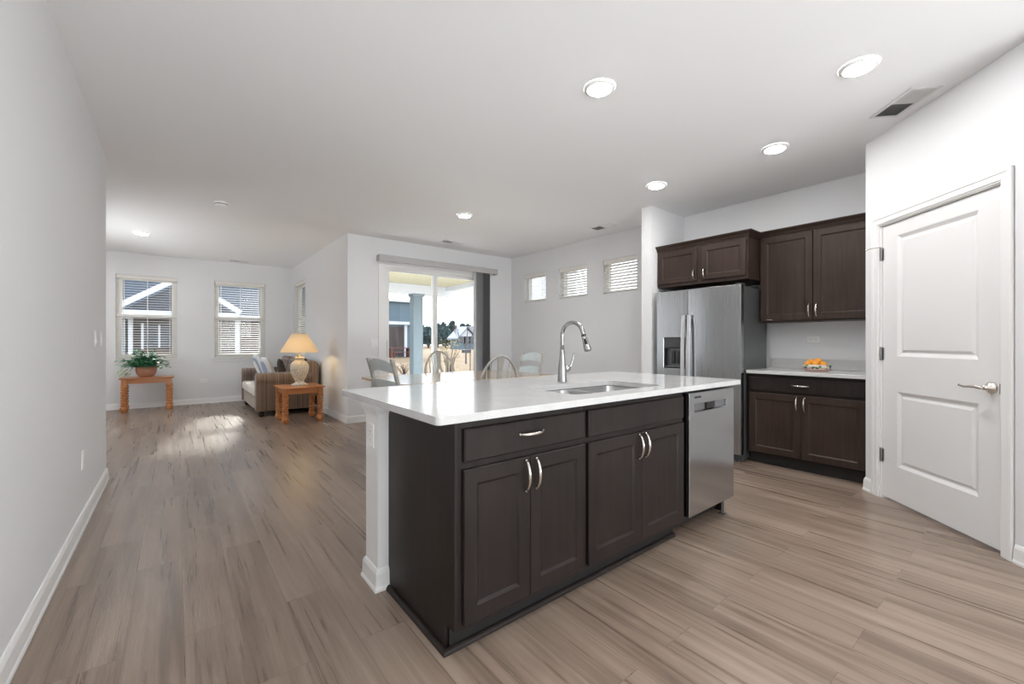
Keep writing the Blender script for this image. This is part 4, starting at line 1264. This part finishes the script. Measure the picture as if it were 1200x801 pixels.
# neighbour house behind the living room windows
nh = thing('neighbor_house', 'dark sided house with blue-grey roof and white trim just outside the living room windows', 'house', (-1, 15, -.18))
obj('wall', MB().box(-9, 5.0, 14.6, 22, -.16, 1.86), 'siding_dark', nh)
m = MB(); m.loops([[(x, y, z) for y, z in ((14.25, 1.86), (14.25, 1.92), (18.4, 4.6), (22.4, 1.92), (22.4, 1.86))] for x in (-9.3, 5.3)]); obj('roof', m, 'shingle', nh)
m = MB(); m.box(-9.3, 5.3, 14.20, 14.249, 1.78, 1.93); obj('fascia', m, 'ext_white', nh)
m = MB(); m.box(1.34, 1.46, 14.55, 14.599, -.16, 1.85); m.box(-1.0, -.86, 14.5, 14.599, -.16, 1.85); obj('corner_board', m, 'ext_white', nh)
# projecting gable
m = MB(); m.loops([[(-1.0, y, 1.97), (1.24, y, 1.97), (.12, y, 2.72)] for y in (14.0, 14.19)]) ; obj('gable_wall', m, 'siding_gable', nh)
m = MB()
for p, q in (((-1.15, 1.93), (.12, 2.78)), ((.12, 2.78), (1.39, 1.93))):
    d_ = Vector((q[0] - p[0], 0, q[1] - p[1])).normalized(); n_ = Vector((-d_.z, 0, d_.x))
    if n_.z < 0: n_ = -n_
    m.loops([[(p[0], y, p[1]), (q[0], y, q[1]), (q[0] + n_.x * .13, y, q[1] + n_.z * .13), (p[0] + n_.x * .13, y, p[1] + n_.z * .13)] for y in (13.9, 13.999)])
m.box(-1.15, 1.39, 13.9, 13.999, 1.84, 1.965); obj('gable_trim', m, 'ext_white', nh)
m = MB(); m.box(-9, -.95, 14.50, 14.54, -.16, 1.75); obj('garage_panel', m, 'siding_pale', nh)
m = MB(); m.box(-.80, 1.25, 14.52, 14.56, -.16, .95); obj('brick_skirt', m, 'brick_dark', nh)
for x in (-.65, .15, 2.0):
    w_ = obj('window', MB().box(x, x + .62, 14.50, 14.549, 1.02, 1.62), 'win_dark', nh)
    m = MB(); m.box(x - .05, x, 14.48, 14.549, .98, 1.66); m.box(x + .62, x + .67, 14.48, 14.549, .98, 1.66); m.box(x + .29, x + .33, 14.48, 14.499, 1.02, 1.62); obj('window_trim', m, 'ext_white', w_)

# house beyond the lawn at left of the patio view
h2 = thing('blue_house', 'slate blue house with a dark porch, seen left of the patio column', 'house', (11, 40, -.16))
obj('wall', MB().box(4, 17.0, 36.3, 46, -.16, 2.75), 'siding_blue', h2)
obj('upper_wall', MB().box(4, 16.9, 36.0, 46, 2.9, 4.75), 'siding_blue', h2)
obj('corner_board', MB().box(16.9, 17.15, 35.95, 36.2, 2.9, 4.75), 'ext_white', h2)
obj('roof', MB().box(3.7, 17.3, 35.7, 46.3, 4.751, 4.95), 'ext_white', h2)
obj('fascia', MB().box(3.6, 17.5, 35.5, 35.599, 2.72, 2.98), 'ext_white', h2)
obj('porch', MB().box(10, 16.2, 36.15, 36.29, .0, 2.55), 'porch_shade', h2)  # flat dark panel painted as the shade inside the open porch
obj('porch_post', MB().box(16.2, 16.45, 36.0, 36.2, -.16, 2.7), 'ext_white', h2)
tb = thing('picnic_table', 'reddish wooden table in front of the blue house porch', 'table', (15.2, 35.0, -.16))
obj('tabletop', MB().box(14.2, 16.3, 34.6, 35.4, .62, .68), 'red_wood', tb); obj('frame', MB().box(14.4, 14.5, 34.7, 35.3, -.16, .62).box(16.0, 16.1, 34.7, 35.3, -.16, .62), 'red_wood', tb)
obj('bench', MB().box(14.2, 16.3, 34.1, 34.4, .28, .33).box(14.4, 14.5, 34.12, 34.38, -.16, .28).box(16.0, 16.1, 34.12, 34.38, -.16, .28), 'red_wood', tb)


def gable_house(name, label, x, y, w, d, hw, hr, wallm, roofm):
    h = thing(name, label, 'house', (x, y, -.16), 'houses on the horizon')
    obj('wall', MB().box(x - w / 2, x + w / 2, y, y + d, -.16, hw), wallm, h)
    m = MB(); m.loops([[(x - w / 2, yy, hw), (x + w / 2, yy, hw), (x, yy, hr)] for yy in (y + .01, y + d)]); obj('gable_wall', m, 'ext_white', h)
    m = MB(); m.loops([[(x - w / 2 - .5, yy, hw - .3), (x, yy, hr + .15), (x + w / 2 + .5, yy, hw - .3), (x + w / 2 + .5, yy, hw - .05), (x, yy, hr + .45), (x - w / 2 - .5, yy, hw - .05)] for yy in (y - .4, y + d + .4)]); obj('roof', m, roofm, h)
    for k in (-.3, 0, .3):
        obj('window', MB().box(x + w * k - .7, x + w * k + .7, y - .06, y - .001, .9, 2.2), 'win_dark', h)
    return h
gable_house('far_house', 'white gabled house far off, seen right of the door mullion', 41.9, 66, 3.6, 3, 1.9, 3.6, 'siding_blue', 'siding_pale')
gable_house('far_house', 'grey house at the right edge of the patio view', 47.5, 70, 4, 4, 2.4, 4.0, 'siding_dark', 'shingle')


def tree(x, y, h, w, mat, kind, label, group, seed=0, z0=-.16):
    rn = random.Random(seed); r = thing(kind, label, 'tree', (0, 0, 0), group)
    m = MB(); m.tube([(0, 0, 0), (w * .02, 0, h * .4), (0, w * .02, h * .8)], [w * .06, w * .045, w * .015], 8); obj('trunk', m, 'bark', r, local=True)
    m = MB()
    for k in range(420):
        t = rn.random() ** .8; rr = w / 2 * (1 - abs(t - .35) ** 1.5 * 1.5) * math.sqrt(rn.random()); a = rn.uniform(0, 2 * PI)
        c = Vector((rr * math.cos(a), rr * math.sin(a), h * (.16 + .84 * t))); q = w * .11
        v = [m.bm.verts.new(c + Vector((rn.uniform(-q, q), rn.uniform(-q, q), rn.uniform(-q, q)))) for _ in range(4)]; m.face(v)
    o = obj('crown', m, mat, r, local=True); r.location = (x, y, z0); return r
first = tree(0, 0, 4, 3.7, 'evergreen', 'distant_tree', 'blue-green tree in the distant treeline behind the lawn', 'distant treeline', 1)
rn = random.Random(11); k = 0
for row, (wy, x0) in enumerate(((84, 39), (93, 42), (102, 44))):
    for i in range(9):
        c = first if k == 0 else copy_tree(first)
        k += 1
        hgt = rn.uniform(3.4, 5.8) + row * .6
        c.location = (x0 + i * 4.3, wy + rn.uniform(-.6, .6), -.16); c.scale = (1.0, 1.0, hgt / 4); c.rotation_euler = (0, 0, rn.uniform(0, 6))


def bare_tree(x, y, h, label, seed, mat='bark', lean=0, z0=-.16, cat='tree', kind='bare_tree', r0=.05):
    rn = random.Random(seed); m = MB()
    def br(p, d, L, r, dep):
        q = p + d * L * .5 + Vector((rn.uniform(-.03, .03) * L, rn.uniform(-.03, .03) * L, 0)); e = p + d * L
        m.tube([tuple(p), tuple(q), tuple(e)], [r, r * .8, r * .6], 5)
        if dep == 0: return
        for k in range(3 if dep > 1 else 4):
            dd = (d + Vector((rn.uniform(-.7, .7), rn.uniform(-.7, .7), rn.uniform(-.1, .5)))).normalized(); br(e - d * L * rn.uniform(0, .35), dd, L * rn.uniform(.5, .75), r * .55, dep - 1)
    br(Vector((x, y, z0)), Vector((lean, 0, 1)).normalized(), h * .4, r0, 4)
    o = obj(kind, m, mat); return tag(o, label, cat)


def at(px, Y):
    a = (px - 600) / 496; th = math.atan(394 / 496); Fx, Fy = math.sin(th), math.cos(th); Rx, Ry = math.cos(th), -math.sin(th)
    return (Fx + Rx * a) * Y / (Fy + Ry * a)
bare_tree(at(546, 22), 22, 3.6, 'leafless young tree at the right of the patio door view', 4, r0=.06)
# autumn shrub, dark dry shrub, feeder
def shrub(x, y, z0, h, w, mat, label, seed, n=260):
    rn = random.Random(seed); r = thing('garden_shrub', label, 'shrub', (x, y, z0))
    m = MB()
    for k in range(22):
        a = rn.uniform(0, 2 * PI); d = rn.uniform(.1, 1) * w / 2; m.tube([(x, y, z0), (x + d * .5 * math.cos(a), y + d * .5 * math.sin(a), z0 + h * .55), (x + d * math.cos(a), y + d * math.sin(a), z0 + h * rn.uniform(.7, 1))], [.008, .006, .003], 5)
    obj('branches', m, 'shrub_dark', r)
    m = MB()
    for k in range(n):
        a = rn.uniform(0, 2 * PI); d = math.sqrt(rn.random()) * w / 2; p = Vector((x + d * math.cos(a), y + d * math.sin(a), z0 + h * rn.uniform(.35, 1.0)))
        leaf(m, p, Vector((rn.uniform(-1, 1), rn.uniform(-1, 1), rn.uniform(-.5, .5))), U, .06, .035, .2)
    obj('leaves', m, mat, r)['kind'] = 'stuff'
    return r
shrub(at(526, 11.5), 11.5, -.16, 1.42, .85, 'shrub_yel', 'yellow-green autumn shrub outside the right door panel', 5, 200)
shrub(at(473, 15.5), 15.5, -.16, .50, 1.0, 'shrub_dark', 'low dark dry shrub on the lawn left of the column', 6, 150)
fd = thing('bird_feeder', 'small dark feeder box hanging on a thin pole on the lawn', 'bird feeder', (at(551, 13), 13, -.16))
x_ = at(551, 13)
m = MB(); m.tube([(x_, 13, -.16), (x_, 13, 1.15)], .018, 8); obj('pole', m, 'bark', fd)
obj('feeder_box', MB().box(x_ - .30, x_ - .02, 12.9, 13.1, .78, .90), 'dark_grey', fd, bevel=.01)
